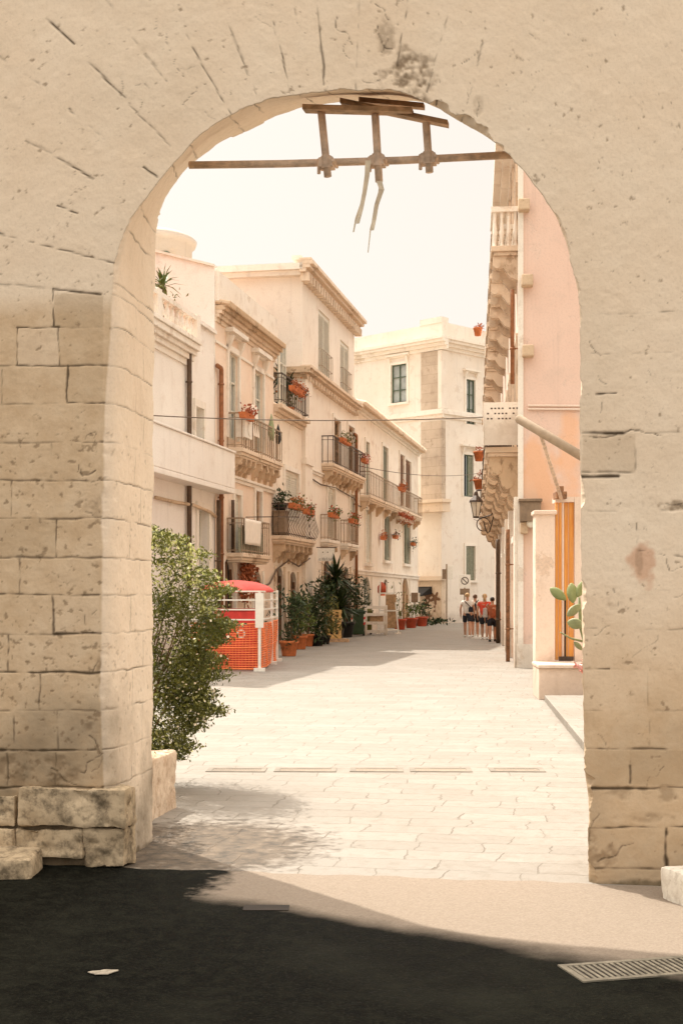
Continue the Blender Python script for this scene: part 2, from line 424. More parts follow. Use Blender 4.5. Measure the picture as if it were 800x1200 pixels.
def downpipe(F, x, z0, z1, mat='pipe_brown', r=.06, n=.1, elbow=True, clamps=True, y0=0.0):
    m = MB(); pts = [(x, y0-n, z0), (x, y0-n, z1-.2)]
    if elbow: pts += [(x, y0-n, z1-.06), (x-.06, y0-n, z1), (x-.35, y0-n*.8, z1+.02)]
    else: pts += [(x, y0-n, z1)]
    m.tube(pts, r, 10)
    if clamps:
        zz = z0+.8
        while zz < z1-.4:
            m.lathe([(r*1.25, zz), (r*1.25, zz+.05)], (x, y0-n, 0), 10); m.box(x-.015, x+.015, y0-n, y0+.02, zz+.01, zz+.04); zz += 1.6
    return F.part(m, 'downpipe', M[mat], True)
def cornice(F, x0, x1, z, prof, name='cornice', mat='trim', y0=0.0):
    """prof: list of (projection, height) boxes from z up"""
    m = MB(); zz = z
    for k, (p, h) in enumerate(prof):
        m.box(x0-.0, x1+.0, y0-p, y0+.02, zz+(.0015*k), zz+h); zz += h
    return F.part(m, name, M[mat], bevel=.01)

# ------------------------------------------------------------------ foliage
def leaf_cloud(mb, pts, size, jitter=.4, up=.2, aspect=.42, dirs=None, droop=0.0):
    pts = np.asarray(pts); n = len(pts)
    d = rng.normal(size=(n, 3)) if dirs is None else np.asarray(dirs) + rng.normal(size=(n, 3))*jitter
    d[:, 2] += up; d /= np.linalg.norm(d, axis=1)[:, None]+1e-9
    a = rng.normal(size=(n, 3)); sd = np.cross(d, a); sd /= np.linalg.norm(sd, axis=1)[:, None]+1e-9
    nn = np.cross(sd, d)
    L = size*(.6+.8*rng.random(n))[:, None]
    b = pts; tip = pts + d*L - np.array([0, 0, 1.])*droop*L; mid = pts + d*L*.5 + nn*L*.08
    l = mid + sd*L*aspect*.5; r = mid - sd*L*aspect*.5
    V = np.stack([b, l, tip, r], 1).reshape(-1, 3); o = len(mb.v)
    mb.v += [tuple(v) for v in V]
    mb.f += [[o+4*i, o+4*i+1, o+4*i+2, o+4*i+3] for i in range(n)]
def blob_points(n, c, r, clumps=14, spread=.45):
    """clumpy points inside an ellipsoid"""
    cc = []
    while len(cc) < clumps:
        p = rng.uniform(-1, 1, 3)
        if .15 < np.linalg.norm(p) < .95: cc.append(p)
    cc = np.array(cc); k = rng.integers(0, clumps, n)
    p = cc[k] + rng.normal(size=(n, 3))*spread*(.5+.7*rng.random(clumps))[k][:, None]*.6
    return np.array(c) + p*np.array(r)
def potted_plant(name, label, cat, loc, pot_r, pot_h, pot_mat, crown_r, crown_h, n=260, leaf=.09, mat='leaf_dark', group=None, flower=None, stems=5, aspect=.35):
    t = thing(name, label, cat, loc, random.random()*3, group)
    m = MB(); m.lathe([(pot_r*.72, 0), (pot_r*.76, .02), (pot_r*.95, pot_h*.82), (pot_r*1.06, pot_h*.83), (pot_r*1.08, pot_h), (pot_r*.96, pot_h), (pot_r*.9, pot_h*.9), (.01, pot_h*.9)], n=24)
    m.build('pot', M[pot_mat], t, True)
    s = MB()
    tops = []
    for k in range(stems):
        a = 2*PI*k/stems+random.random(); rr = crown_r*random.uniform(.2, .75); zt = pot_h+crown_h*random.uniform(.45, .95)
        p = Vector((rr*math.cos(a), rr*math.sin(a), zt)); tops.append(p)
        s.tube([(p.x*.15, p.y*.15, pot_h*.85), (p.x*.5, p.y*.5, pot_h+crown_h*.3), tuple(p)], [.014, .011, .006], 5)
    s.build('stem', M['stem'], t)
    f = MB(); pts = blob_points(n, (0, 0, pot_h+crown_h*.5), (crown_r, crown_r, crown_h*.5), 12)
    leaf_cloud(f, pts, leaf, aspect=aspect); f.build('foliage', M[mat], t, recalc=False)
    if flower:
        g = MB(); leaf_cloud(g, blob_points(max(12, n//7), (0, 0, pot_h+crown_h*.65), (crown_r, crown_r, crown_h*.4), 8), leaf*.7, aspect=.9); g.build('blossom', M[flower], t, recalc=False)
    return t
def flower_box(F, x, y, z, w, label, petals='flower_red', leaf='leaf', group=None, drop=.3, boxmat='terracotta'):
    t = thing('flower_box', label, 'flower box', F.w(x, y, z), F.ang, group)
    m = MB(); m.prism([(-.09, 0), (.09, 0), (.12, .18), (-.12, .18)], 'x', -w/2, w/2); m.build('box', M[boxmat], t, bevel=.01)
    f = MB(); n = int(120*w)
    p = np.stack([rng.uniform(-w/2, w/2, n), rng.normal(-.05, .09, n), .17+np.abs(rng.normal(0, .12, n))-drop*rng.random(n)**3], 1)
    leaf_cloud(f, p, .09, up=.3, aspect=.6); f.build('foliage', M[leaf], t, recalc=False)
    g = MB(); n = int(55*w)
    p = np.stack([rng.uniform(-w/2, w/2, n), rng.normal(-.08, .1, n), .24+np.abs(rng.normal(0, .1, n))-drop*rng.random(n)**3], 1)
    leaf_cloud(g, p, .065, up=.3, aspect=.9); g.build('blossom', M[petals], t, recalc=False)
    return t

# ================================================================== world, sun, camera
SUN = Vector((-.57*math.cos(math.radians(55)), .82*math.cos(math.radians(55)), math.sin(math.radians(55)))).normalized()
wd = bpy.data.worlds.new('World'); sc.world = wd; wd.use_nodes = True
nt = wd.node_tree; bg = nt.nodes['Background']
sky = nt.nodes.new('ShaderNodeTexSky'); sky.sky_type = 'NISHITA'; sky.sun_disc = False
sky.sun_elevation = math.asin(SUN.z); sky.sun_rotation = math.atan2(SUN.x, SUN.y) % (2*PI)
sky.air_density = .7; sky.dust_density = 3.5; sky.ozone_density = .4
hs = nt.nodes.new('ShaderNodeHueSaturation'); hs.inputs['Saturation'].default_value = .10
tint = nt.nodes.new('ShaderNodeMix'); tint.data_type = 'RGBA'; tint.blend_type = 'MULTIPLY'; tint.inputs[0].default_value = 1
tint.inputs[7].default_value = (1.0, .93, .835, 1)
mixc = nt.nodes.new('ShaderNodeMix'); mixc.data_type = 'RGBA'; mixc.inputs[0].default_value = .55     # thin milky cloud over the clear sky
mixc.inputs[7].default_value = (8.5, 7.95, 7.2, 1)
nt.links.new(sky.outputs[0], hs.inputs['Color']); nt.links.new(hs.outputs[0], tint.inputs[6])
nt.links.new(tint.outputs[2], mixc.inputs[6])
tcw = nt.nodes.new('ShaderNodeTexCoord'); sxyz = nt.nodes.new('ShaderNodeSeparateXYZ'); nt.links.new(tcw.outputs['Generated'], sxyz.inputs[0])
mr = nt.nodes.new('ShaderNodeMapRange'); mr.inputs[1].default_value = .33; mr.inputs[2].default_value = .85; mr.inputs[3].default_value = .68; mr.inputs[4].default_value = 2.3; mr.interpolation_type = 'SMOOTHSTEP'
nt.links.new(sxyz.outputs[2], mr.inputs[0])                                   # a hazy sky is brightest overhead
zen = nt.nodes.new('ShaderNodeMix'); zen.data_type = 'RGBA'; zen.blend_type = 'MULTIPLY'; zen.inputs[0].default_value = 1
nt.links.new(mixc.outputs[2], zen.inputs[6]); nt.links.new(mr.outputs[0], zen.inputs[7]); nt.links.new(zen.outputs[2], bg.inputs[0])
bg.inputs[1].default_value = .11
sl = bpy.data.lights.new('sun', 'SUN'); sl.energy = 3.0; sl.angle = math.radians(.6); sl.color = (1.0, .94, .84)
so = bpy.data.objects.new('sun', sl); COL.objects.link(so); so.location = (-20, 30, 40)
so.rotation_euler = (-SUN).to_track_quat('-Z', 'Y').to_euler()
cd = bpy.data.cameras.new('camera'); cam = bpy.data.objects.new('camera', cd); COL.objects.link(cam); sc.camera = cam
cam.location = (0, 0, EYE); cam.rotation_euler = (PI/2, 0, 0)
cd.sensor_fit = 'VERTICAL'; cd.sensor_height = 36.0; cd.sensor_width = 24.0; cd.lens = 36.0*FPX/1200.0
cd.shift_y = (HY-600.0)/1200.0; cd.clip_start = .05; cd.clip_end = 6000
sc.view_settings.view_transform = 'Standard'; sc.view_settings.look = 'None'
sc.view_settings.gamma = 1; sc.view_settings.use_curve_mapping = False; sc.view_settings.exposure = 0.92
sc.cycles.max_bounces = 10; sc.cycles.diffuse_bounces = 6; sc.cycles.use_denoising = True
sc.cycles.sample_clamp_indirect = 6

# ================================================================== the stone gateway in the foreground
GW = Fac((0, 8.045), (.986, 8.045-.166), None, 'stone_gateway', 'tall weathered stone gateway whose open arch frames the street', 'gateway')
def lp(px, py, ly=0.0): return (GW.x(px, -ly), GW.z(px, py, -ly))
pairs = [((121,1016),(180,985)),((121,920),(180,900)),((117,832),(180,820)),((119,654),(179,655)),((121,562),(180,565)),((122,475),(181,480)),
 ((128,400),(181,405)),((131,344),(181,340)),((137,310),(180,300)),((150,265),(183,262)),((170,235),(195,234)),((192,205),(219,197)),
 ((235,157),(258,168)),((265,137),(284,155)),((310,117),(318,139)),((350,110),(352,127)),((400,106),(400,121)),((450,105),(450,119)),
 ((475,108),(478,118)),((500,120),(505,121)),((535,141),(540,136)),((565,158),(572,150)),((595,180),(603,172)),((625,215),(634,208)),
 ((650,250),(660,245)),((662,280),(672,276)),((670,315),(680,312)),((677,350),(687,348)),((679,400),(689,398)),((679,560),(690,560)),
 ((681,700),(691,700)),((682,760),(692,760)),((684,900),(694,900)),((690,950),(699,950)),((688,1000),(699,1000)),((690,1037),(700,1037))]
LYB = .9
Fp = np.array([lp(*p[0]) for p in pairs]); Bp = np.array([lp(*p[1], LYB) for p in pairs])
Fp[0,1] = Fp[-1,1] = -.12; Bp[0,1] = Bp[-1,1] = -.12
seg = np.r_[0, np.cumsum(np.linalg.norm(np.diff(Fp, axis=0), axis=1))]
STEP = .0068; N = int(seg[-1]/STEP)
tt = np.linspace(0, seg[-1], N)
def smooth(a, k):
    ker = np.hanning(k); ker /= ker.sum(); p = np.pad(a, (k//2, k//2), 'edge'); return np.convolve(p, ker, 'valid')[:len(a)]
fx = smooth(np.interp(tt, seg, Fp[:,0]), 31); fz = smooth(np.interp(tt, seg, Fp[:,1]), 31)
bx = smooth(np.interp(tt, seg, Bp[:,0]), 31); bz = smooth(np.interp(tt, seg, Bp[:,1]), 31)
bz[0] = fz[0] = bz[-1] = fz[-1] = -.12
cxl, zsp = lp(405, 345)
up = fz > zsp
dx = np.where(up, fx-cxl, np.sign(fx-cxl)); dz = np.where(up, fz-zsp, 0); L_ = np.hypot(dx, dz); dx /= L_; dz /= L_
right = fx > cxl
# ragged edge: broken arrises
e1 = fbm(np.stack([tt*5, tt*0, tt*0], 1), 3, 5); e2 = fbm(np.stack([tt*22, tt*0, tt*0], 1), 9, 3)
amp = np.where(right, .016, .009) + np.where(up & (np.abs(fx-cxl) < 1.0), .012, 0) + np.where(right & (fz < .75), .02, 0)
chip = np.maximum(0, e1-.12)*amp*4 + e2*amp*.35

e3 = fbm(np.stack([tt*4, tt*0+5, tt*0], 1), 13, 5)
chipb = np.floor(np.maximum(0, e3+.3)*4)/4*.05 + e3*.02
chipb = np.where(up, chipb*.6, chipb*.22)
HB, TOP = 7.5, 9.6
dm = np.full(N, 99.0)
with np.errstate(divide='ignore', invalid='ignore'):
    dm = np.minimum(dm, np.where(np.abs(dx) > 1e-4, (HB-np.sign(dx)*fx)/np.abs(dx), 99)); dm = np.minimum(dm, np.where(dz > 1e-4, (TOP-fz)/dz, 99))
dense = np.arange(0, 1.72, .0068); K = len(dense)
nout = 6
offs = np.concatenate([np.repeat(dense[None], N, 0), 1.72 + (dm[:,None]-1.72)*((np.arange(nout)+1)/nout)[None]], 1)     # (N,K+nout)
nf = K+nout
dF = np.exp(-(offs/.035)**2)*chip[:,None]
FX = fx[:,None]+dx[:,None]*(offs+dF); FZ = fz[:,None]+dz[:,None]*(offs+dF)*np.where(up, 1, 0)[:,None]+0
front = np.stack([FX, np.zeros_like(FX), FZ], 2)
J = 110
tj = (np.arange(1, J+1)/J)
lyj = tj*LYB
jx = fx[:,None]+(bx-fx)[:,None]*tj; jz = fz[:,None]+(bz-fz)[:,None]*tj
legl = (~right).astype(float)*np.clip((zsp+.35-fz)/.5, 0, 1)
bul = .07*(1-np.exp(-tj/.06))*(1-tj)
jx = jx + legl[:,None]*bul[None]
dJ = np.exp(-(lyj/.03)**2)[None]*chip[:,None] + np.exp(-((LYB-lyj)/.05)**2)[None]*chipb[:,None]
jx = jx+dx[:,None]*dJ; jz = jz+dz[:,None]*dJ
jamb = np.stack([jx, np.repeat(lyj[None], N, 0), jz], 2)
bd = dm[:,None]*np.array([.04, .15, .45, 1.0])[None]
back = np.stack([bx[:,None]+dx[:,None]*(bd+.05), np.full((N, bd.shape[1]), LYB), bz[:,None]+dz[:,None]*(bd+.05)], 2)
P = np.concatenate([front[:, ::-1], jamb, back], 1)           # (N, C, 3)
C_ = P.shape[1]; P = P.reshape(-1, 3)
kind = np.concatenate([np.zeros((N, nf)), np.ones((N, J)), np.full((N, bd.shape[1]), 2)], 1).reshape(-1)
isF = kind == 0; isJ = kind == 1
X, Y_, Z = P[:,0].copy(), P[:,1].copy(), P[:,2].copy()
joint = np.zeros(len(P)); tintA = np.zeros(len(P)); grime = np.zeros(len(P)); redA = np.zeros(len(P)); rough = np.zeros(len(P))
wob = vnoise(np.stack([X*9, Z*9, Y_*9], 1), 21)*.006 + vnoise(np.stack([X*40, Z*40, Y_*9], 1), 22)*.002
wob2 = vnoise(np.stack([X*9, Z*9, Y_*9+50], 1), 31)*.006
brk = vnoise(np.stack([X*7, Z*7, Y_*5], 1), 41); brk2 = vnoise(np.stack([X*26, Z*26, Y_*5], 1), 43)
# joints surveyed on the wall face: (x0,y0,x1,y1,strength,width mm)
S = [(-90,326,63,338,.35,5),(64,339,118,345,1,7),(63,338,64,383,.9,6),(20,384,70,383,1,6),(64,383,120,383,.3,4),(21,384,21,428,.8,6),(69,383,70,428,.7,5),
 (-90,430,20,429,.5,5),(20,429,140,428,.8,6),(79,428,79,472,1,7),(79,472,131,472,1,6),(-90,474,79,473,.35,5),(2,434,2,475,.5,5),(-90,519,88,518,.4,5),(88,518,130,517,.8,7),
 (60,518,60,560,.35,5),(-90,563,131,563,.6,6),(13,563,13,606,.7,6),(-90,608,130,607,.7,7),(66,608,66,652,.8,7),(-90,653,121,653,.65,6),(23,655,23,698,.5,5),
 (-90,697,117,697,.75,6),(62,698,62,742,.75,7),(62,742,121,742,1,9),(-90,744,62,743,.4,5),(10,745,10,787,.7,7),(-90,788,116,788,.95,8),(47,789,47,832,.6,6),
 (-90,833,122,832,.5,5),(68,833,68,878,.5,6),(17,836,17,878,.6,6),(-90,879,112,879,.9,8),(9,882,9,920,.6,7),(65,882,65,922,.6,6),(-90,923,148,922,.9,9),
 (-60,560,-60,606,.6,6),(-45,653,-45,697,.6,6),(-60,744,-60,788,.6,6),(-40,833,-40,878,.6,6),(-30,474,-30,518,.5,5),
 (50,18,88,52,.9,6),(0,-28,50,18,.2,4),(102,70,142,111,.8,6),(150,120,200,172,.5,4),(170,62,195,95,.7,5),(125,0,170,62,.25,4),(215,35,270,134,.7,5),(195,0,215,35,.3,4),(260,10,300,110,.6,5),
 (315,0,340,110,.85,5),(308,-40,315,0,.8,5),(372,0,380,100,.7,6),(-50,32,0,65,.4,4),(0,65,55,105,.45,5),(81,127,92,137,.9,6),(92,137,127,166,.3,4),(30,165,55,176,.55,5),(55,176,85,195,.6,5),(85,195,110,209,1,6),
 (168,195,185,208,.9,5),(68,241,90,250,.9,6),(90,250,120,262,.3,4),(-80,254,0,274,.5,5),(0,274,135,309,.75,5),
 (422,-20,417,105,.55,5),(482,-20,465,75,.6,5),(535,-20,500,107,.5,4),(565,50,550,115,.45,5),
 (678,368,790,366,.5,5),(790,366,900,364,.3,4),(685,415,715,414,.6,5),(715,414,900,412,.2,4),(698,461,722,460,1,6),(682,508,745,507,1,14),(745,507,900,505,.25,5),(682,553,745,553,.5,5),(682,559,724,558,1,9),(745,553,900,552,.25,5),
 (744,508,744,553,.45,5),(745,612,745,646,.7,5),(745,644,770,646,.7,5),(770,647,800,652,.5,5),(689,598,900,600,.35,5),(684,690,900,691,.12,4),
 (684,737,900,737,.45,5),(684,784,712,784,1,7),(712,784,900,784,.25,4),(684,832,900,832,.25,4),(684,878,900,879,.75,6),(684,924,900,923,.95,8),(689,970,900,969,1,8),
 (779,971,780,1017,1.2,16),(688,1018,900,1018,.7,8),(737,897,737,917,.7,6),(758,784,758,832,.3,4),(840,880,840,923,.5,6),(730,924,730,925,.2,4),(760,832,760,878,.2,4)]
for (a, b, c_, d_, st, wmm) in S:
    p = np.array(lp(a, b)); q = np.array(lp(c_, d_)); v = q-p; L = np.hypot(*v)
    mnx, mxx = min(p[0], q[0])-.06, max(p[0], q[0])+.06; mnz, mxz = min(p[1], q[1])-.06, max(p[1], q[1])+.06
    I = np.where(isF & (X > mnx) & (X < mxx) & (Z > mnz) & (Z < mxz))[0]
    if not len(I): continue
    rx = X[I]+wob[I]-p[0]; rz = Z[I]+wob2[I]-p[1]
    t_ = np.clip((rx*v[0]+rz*v[1])/(L*L), 0, 1); dd = np.hypot(rx-t_*v[0], rz-t_*v[1])
    wdt = wmm*.00082*(1+.6*brk[I]+.45*brk2[I])
    prof = np.clip(1.35-dd/np.maximum(wdt, .0015), 0, 1)
    k_ = np.clip((st-.5+(.2 if max(a, c_) < 150 and b > 325 else 0))*1.25+.7*brk[I]+.7*brk2[I]+.42, 0, 1)*min(1, st+.1)
    joint[I] = np.maximum(joint[I], prof*k_)
# the courses carry on round the corner into the passage
for a, b in ((345,0),(383,1),(428,0),(472,1),(518,0),(563,1),(608,0),(653,1),(697,0),(742,1),(788,0),(832,1),(879,0),(922,1)):
    zc = lp(121, a)[1]
    I = np.where(isJ & (X < 0) & (np.abs(Z-zc) < .03))[0]
    pr = np.clip(1.3-np.abs(Z[I]+wob[I]*1.2-zc)/.0045, 0, 1); joint[I] = np.maximum(joint[I], pr*np.clip(.45+.5*brk[I]+.4*brk2[I], 0, .8))
    I = np.where(isJ & (X < 0) & (Z < zc) & (Z > zc-.24))[0]; yv = (.42, .62)[b]+.05*math.sin(a)
    pr = np.clip(1.3-np.abs(Y_[I]+wob[I]-yv)/.0045, 0, 1); joint[I] = np.maximum(joint[I], pr*np.clip(.4+.6*brk[I], 0, .7))
# joints of the arch stones across the soffit
ang = np.arctan2(Z-zsp, X-cxl)
for k in range(18):
    a0 = .1+k*.172+.05*math.sin(k*3.1)
    I = np.where(isJ & (Z > zsp) & (np.abs(ang-a0) < .03))[0]
    pr = np.clip(1.3-np.abs(ang[I]+wob[I]*1.2-a0)*1.35/.005, 0, 1); joint[I] = np.maximum(joint[I], pr*np.clip(.45+.5*brk[I]+.4*brk2[I], 0, .8))
def inrect(a, b, c_, d_):
    p = lp(a, b); q = lp(c_, d_); return isF & (X > min(p[0], q[0])) & (X < max(p[0], q[0])) & (Z > min(p[1], q[1])) & (Z < max(p[1], q[1]))
for r_, v in (((64,345,121,383),-.55),((21,384,69,428),.3),((70,384,121,428),-.3),((79,429,121,472),-.25),((-90,430,20,473),-.1),((62,698,117,742),.15),((-90,608,66,652),-.35),((13,563,121,608),.1),
              ((682,509,744,553),-.35),((-90,833,17,878),-.25),((68,833,117,878),.1),((684,785,758,832),.15),((684,879,737,923),-.2),((737,879,900,923),-.45),((689,971,779,1017),.05),((684,925,900,969),.1)):
    tintA[inrect(*r_)] += v
n1 = fbm(np.stack([X*2.2, Y_*2.2, Z*2.2], 1), 51, 5); n2 = fbm(np.stack([X*14, Y_*14, Z*14], 1), 61, 5); n3 = fbm(np.stack([X*45, Y_*45, Z*45], 1), 71, 3); n2b = fbm(np.stack([X*24, Y_*24, Z*30], 1), 91, 4)
zpx = lambda py: EYE+(HY-py)/FPX*8.05
# grime climbs from the ground and gathers round joints on the left pier
low = np.clip((zpx(780)-Z)/(zpx(780)-zpx(960)), 0, 1)
grime = np.clip(low*1.0+n1*1.0-.15, 0, 1)*np.clip(low*3, 0, 1)*np.where(X < 0, .9, .4)
grime = np.maximum(grime, np.clip((zpx(1012)-Z)/.06+n2*.8, 0, 1)*.95*(isF | isJ))
pits = np.clip((n3*.6+n2b*.75-.47+np.where((Z < zpx(500)) & (X < 0), .12, -.07)+n1*.15)*6, 0, 1)*np.where(isF, 1, .6)
for (a, b, rx, rz, st) in ((478,96,.15,.17,1.0),(452,50,.05,.14,.55),(560,125,.03,.05,.35),
                           (105,585,.10,.12,.4),(123,790,.05,.10,.7),(112,860,.08,.06,.6),(40,905,.30,.10,.6),(760,590,.05,.03,.5),(720,705,.05,.05,.6),(786,593,.10,.03,.9),(700,1000,.10,.12,.7),(790,960,.3,.03,.4),(760,930,.22,.05,.5),(748,660,.02,.08,.4)):
    p = lp(a, b); d2 = ((X-p[0])/rx)**2+((Z-p[1])/rz)**2
    w_ = np.clip(1.35-d2+n2*1.1+n1*.5, 0, 1)*isF
    rough = np.maximum(rough, w_*st*np.clip(.55+n2*1.6+n3*.7, 0, 1))
def crack(px, py, ln, a0, st, wmm, seed):
    r_ = random.Random(seed); p = np.array(lp(px, py)); a_ = a0
    for q in range(int(ln/.022)):
        a_ += r_.gauss(0, .55); a_ = a0+(a_-a0)*.8; q_ = p+np.array([math.cos(a_), math.sin(a_)])*.022; v = q_-p
        I = np.where(isF & (np.abs(X-p[0]) < .05) & (np.abs(Z-p[1]) < .05))[0]
        if len(I):
            rx = X[I]-p[0]; rz = Z[I]-p[1]; t_ = np.clip((rx*v[0]+rz*v[1])/.000484, 0, 1); dd = np.hypot(rx-t_*v[0], rz-t_*v[1])
            joint[I] = np.maximum(joint[I], np.clip(1.4-dd/(wmm*.00062*(.5+.9*r_.random())), 0, 1)*st*r_.uniform(.4, 1))
        p = q_
for k, (px, py, ln, a0, st, w_) in enumerate(((140,90,.16,-1.2,.7,4),(158,100,.12,-.6,.6,4),(165,115,.12,-2.2,.7,4),(205,70,.14,-1.9,.7,4),(212,80,.1,-.3,.5,4),(195,40,.12,-.9,.5,3.5),(230,100,.16,-1.5,.7,4),(240,130,.1,-1.0,.6,4),(180,35,.1,.4,.5,3.5),(300,20,.12,-.4,.6,4),(345,10,.12,-.8,.7,4),(395,20,.22,-1.4,.8,5),(410,45,.16,-1.8,.7,4),(443,30,.2,-1.9,.9,5),(440,5,.14,-1.3,.8,5),(455,45,.1,-2.2,.9,6),(425,95,.12,-.2,.7,5),(562,60,.14,-1.8,.7,4),(548,105,.1,-2,.6,4),(560,120,.1,-1.0,.8,5),(620,40,.08,-1,.4,4),(690,65,.06,-.3,.5,4),(735,15,.08,-2,.4,4),
  (100,515,.1,.3,.8,5),(112,505,.12,-1.2,.7,5),(95,550,.14,-1.0,1,7),(92,545,.05,-1.5,1,8),(118,560,.08,-2,.9,6),(88,490,.1,.5,.5,4),(100,600,.15,.2,.9,6),(122,605,.08,.4,.8,6),(108,720,.06,.5,.9,5),(100,720,.07,-2,.7,5),(115,775,.1,-1.5,.8,5),(125,785,.06,-1.6,1,10),(105,862,.14,.1,.8,6),(95,905,.2,.4,.7,6),(60,900,.2,-.3,.8,6),(120,885,.15,-1.3,.7,5),
  (690,400,.12,-1.4,.8,5),(700,440,.1,-.4,.6,4),(705,470,.08,-1.5,.6,4),(690,512,.4,.0,1,7),(755,430,.08,-1.5,.5,3.5),(780,590,.1,.1,.9,6),(795,590,.1,-1.0,.8,5),(770,650,.25,-.3,.8,4),(790,700,.12,.4,.6,4),(718,690,.03,-1,.9,7),(735,612,.05,-1.4,.6,4),(724,706,.04,-1.2,.8,5),(695,745,.12,.2,.6,4),(740,770,.2,.5,.4,4),(700,860,.1,.1,.5,4),(737,925,.3,.05,.5,4),(690,990,.2,.5,.6,5),(700,1010,.25,.1,.8,7))): crack(px, py, ln, a0, st, w_, k)
p = lp(751, 662); redA = np.clip(1.2-((X-p[0])/.07)**2-((Z-p[1])/.13)**2+n2*1.8, 0, 1)*isF*.7
hgt = n1*.0028+n2*.0020+n3*.0010 - joint*.0045*(isF) - joint*.006*isJ - pits*.0022 - rough*.012
nor = np.zeros_like(P); nor[isF] = (0, -1, 0)
nrm_j = np.stack([np.repeat(-dx[:,None], C_, 1), np.zeros((N, C_)), np.repeat(-dz[:,None], C_, 1)], 2).reshape(-1, 3)
nor[isJ] = nrm_j[isJ]
hgt = np.where(isJ, hgt*1.6+fbm(np.stack([X*4, Y_*6, Z*4], 1), 81, 4)*.012*np.clip(Y_/.1, 0, 1), hgt)
P = P + nor*(hgt*(kind < 2))[:,None]
# smooth turn of the left arris
me = bpy.data.meshes.new('arch_wall')
ii = (np.arange(N-1)[:,None]*C_ + np.arange(C_-1)[None]).reshape(-1)
Q = np.stack([ii, ii+1, ii+C_+1, ii+C_], 1)
me.vertices.add(len(P)); me.vertices.foreach_set('co', P.reshape(-1))
me.loops.add(Q.size); me.loops.foreach_set('vertex_index', Q.reshape(-1).astype(np.int32))
me.polygons.add(len(Q)); me.polygons.foreach_set('loop_start', (np.arange(len(Q))*4).astype(np.int32)); me.polygons.foreach_set('loop_total', np.full(len(Q), 4, np.int32))
me.update(calc_edges=True)
me.polygons.foreach_set('use_smooth', np.ones(len(Q), bool))
ash = np.where(isJ, .15, 1)*np.clip((zpx(345)-Z)/.15+.5+n1*.4, 0, 1)*np.where(X < 0, 1, 0) + np.where(X > 0, np.clip((zpx(690)-Z)/.8+n1*.6, 0, 1), 0)  # less ashlar brown on the reveal, its bounced light put into colour
tintA[isJ & (X < 0)] += .7  # left reveal paled in colour for the light bouncing onto it
for nm, arr in (('joint', joint), ('grime', grime), ('tint', tintA+n1*.25), ('red', redA), ('rough', np.maximum(rough, pits*.75)), ('ashlar', ash)):
    at = me.attributes.new(nm, 'FLOAT', 'POINT'); at.data.foreach_set('value', arr.astype(np.float32))
t = NT('weathered_limestone')
na = t.noise(1.3, 6, .6); nb = t.noise(7.0, 6, .65); nc = t.noise(60, 4, .6)
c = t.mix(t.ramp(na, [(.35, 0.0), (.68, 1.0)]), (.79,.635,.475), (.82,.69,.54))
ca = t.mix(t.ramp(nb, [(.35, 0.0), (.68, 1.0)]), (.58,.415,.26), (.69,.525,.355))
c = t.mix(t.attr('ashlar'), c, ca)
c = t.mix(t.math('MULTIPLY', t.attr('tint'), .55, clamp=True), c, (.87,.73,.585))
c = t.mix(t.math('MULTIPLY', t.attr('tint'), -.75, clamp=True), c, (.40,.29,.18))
c = t.mix(t.math('MULTIPLY', t.ramp(nc, [(.38, 1.0), (.5, 0.0)]), .12), c, (.42,.32,.21))
c = t.mix(t.math('MULTIPLY', t.ramp(nb, [(.58, 0.0), (.74, 1.0)]), .25), c, (.50,.39,.27))
c = t.mix(t.math('MULTIPLY', t.attr('grime'), t.math('ADD', t.math('MULTIPLY', nb, .9), .45), clamp=True), c, (.12,.09,.052))
c = t.mix(t.math('MULTIPLY', t.attr('red'), .7), c, (.50,.20,.09))
c = t.mix(t.math('MULTIPLY', t.attr('rough'), .8), c, (.19,.125,.07))
c = t.mix(t.math('MULTIPLY', t.attr('joint'), .96), c, (.055,.036,.02))
M['limestone'] = t.done(c, .9, t.bump(t.math('ADD', nb, t.math('MULTIPLY', nc, .5)), .22, .010), .15)
me.materials.append(M['limestone'])
o = bpy.data.objects.new('arch_wall', me); COL.objects.link(o); o.parent = GW.root
# top and end caps of the wall
m = MB(); m.box(-HB-.005, -HB+.35, .01, LYB-.01, -.1, TOP-.005); m.box(HB-.35, HB+.005, .01, LYB-.01, -.1, TOP-.005); m.box(-HB, HB, .01, LYB-.01, TOP-.3, TOP+.02)
m.build('wall_cap', M['trim'], GW.root)

def rough_block(x0, x1, y0, y1, z0, z1, r=.03, amp=.012, res=.03, seed=1, fr=7.0):
    """a hewn stone: rounded box with a worn, noisy skin"""
    m = MB(); lo = np.array([x0, y0, z0]); hi = np.array([x1, y1, z1]); sz = hi-lo
    vs = []; fs = []
    for ax in range(3):
        u, v = (ax+1) % 3, (ax+2) % 3
        nu, nv = max(2, int(sz[u]/res)), max(2, int(sz[v]/res))
        for sd in (0, 1):
            o = len(vs)
            for i in range(nu+1):
                for j in range(nv+1):
                    p = [0, 0, 0]; p[ax] = (lo, hi)[sd][ax]; p[u] = lo[u]+sz[u]*i/nu; p[v] = lo[v]+sz[v]*j/nv; vs.append(p)
            for i in range(nu):
                for j in range(nv):
                    q = [o+i*(nv+1)+j, o+(i+1)*(nv+1)+j, o+(i+1)*(nv+1)+j+1, o+i*(nv+1)+j+1]; fs.append(q if sd else q[::-1])
    V = np.array(vs); inn = np.clip(V, lo+r, hi-r); d = V-inn; L = np.linalg.norm(d, axis=1)[:,None]; d = d/np.maximum(L, 1e-6)
    V = inn+d*r
    h = fbm(V*fr, seed, 5)*amp+fbm(V*fr*.35, seed+9, 3)*amp*1.5 - np.maximum(0, fbm(V*fr*1.7, seed+20, 3)-.2)*amp*3
    V = V+d*h[:,None]
    m.add([tuple(p) for p in V], fs); return m
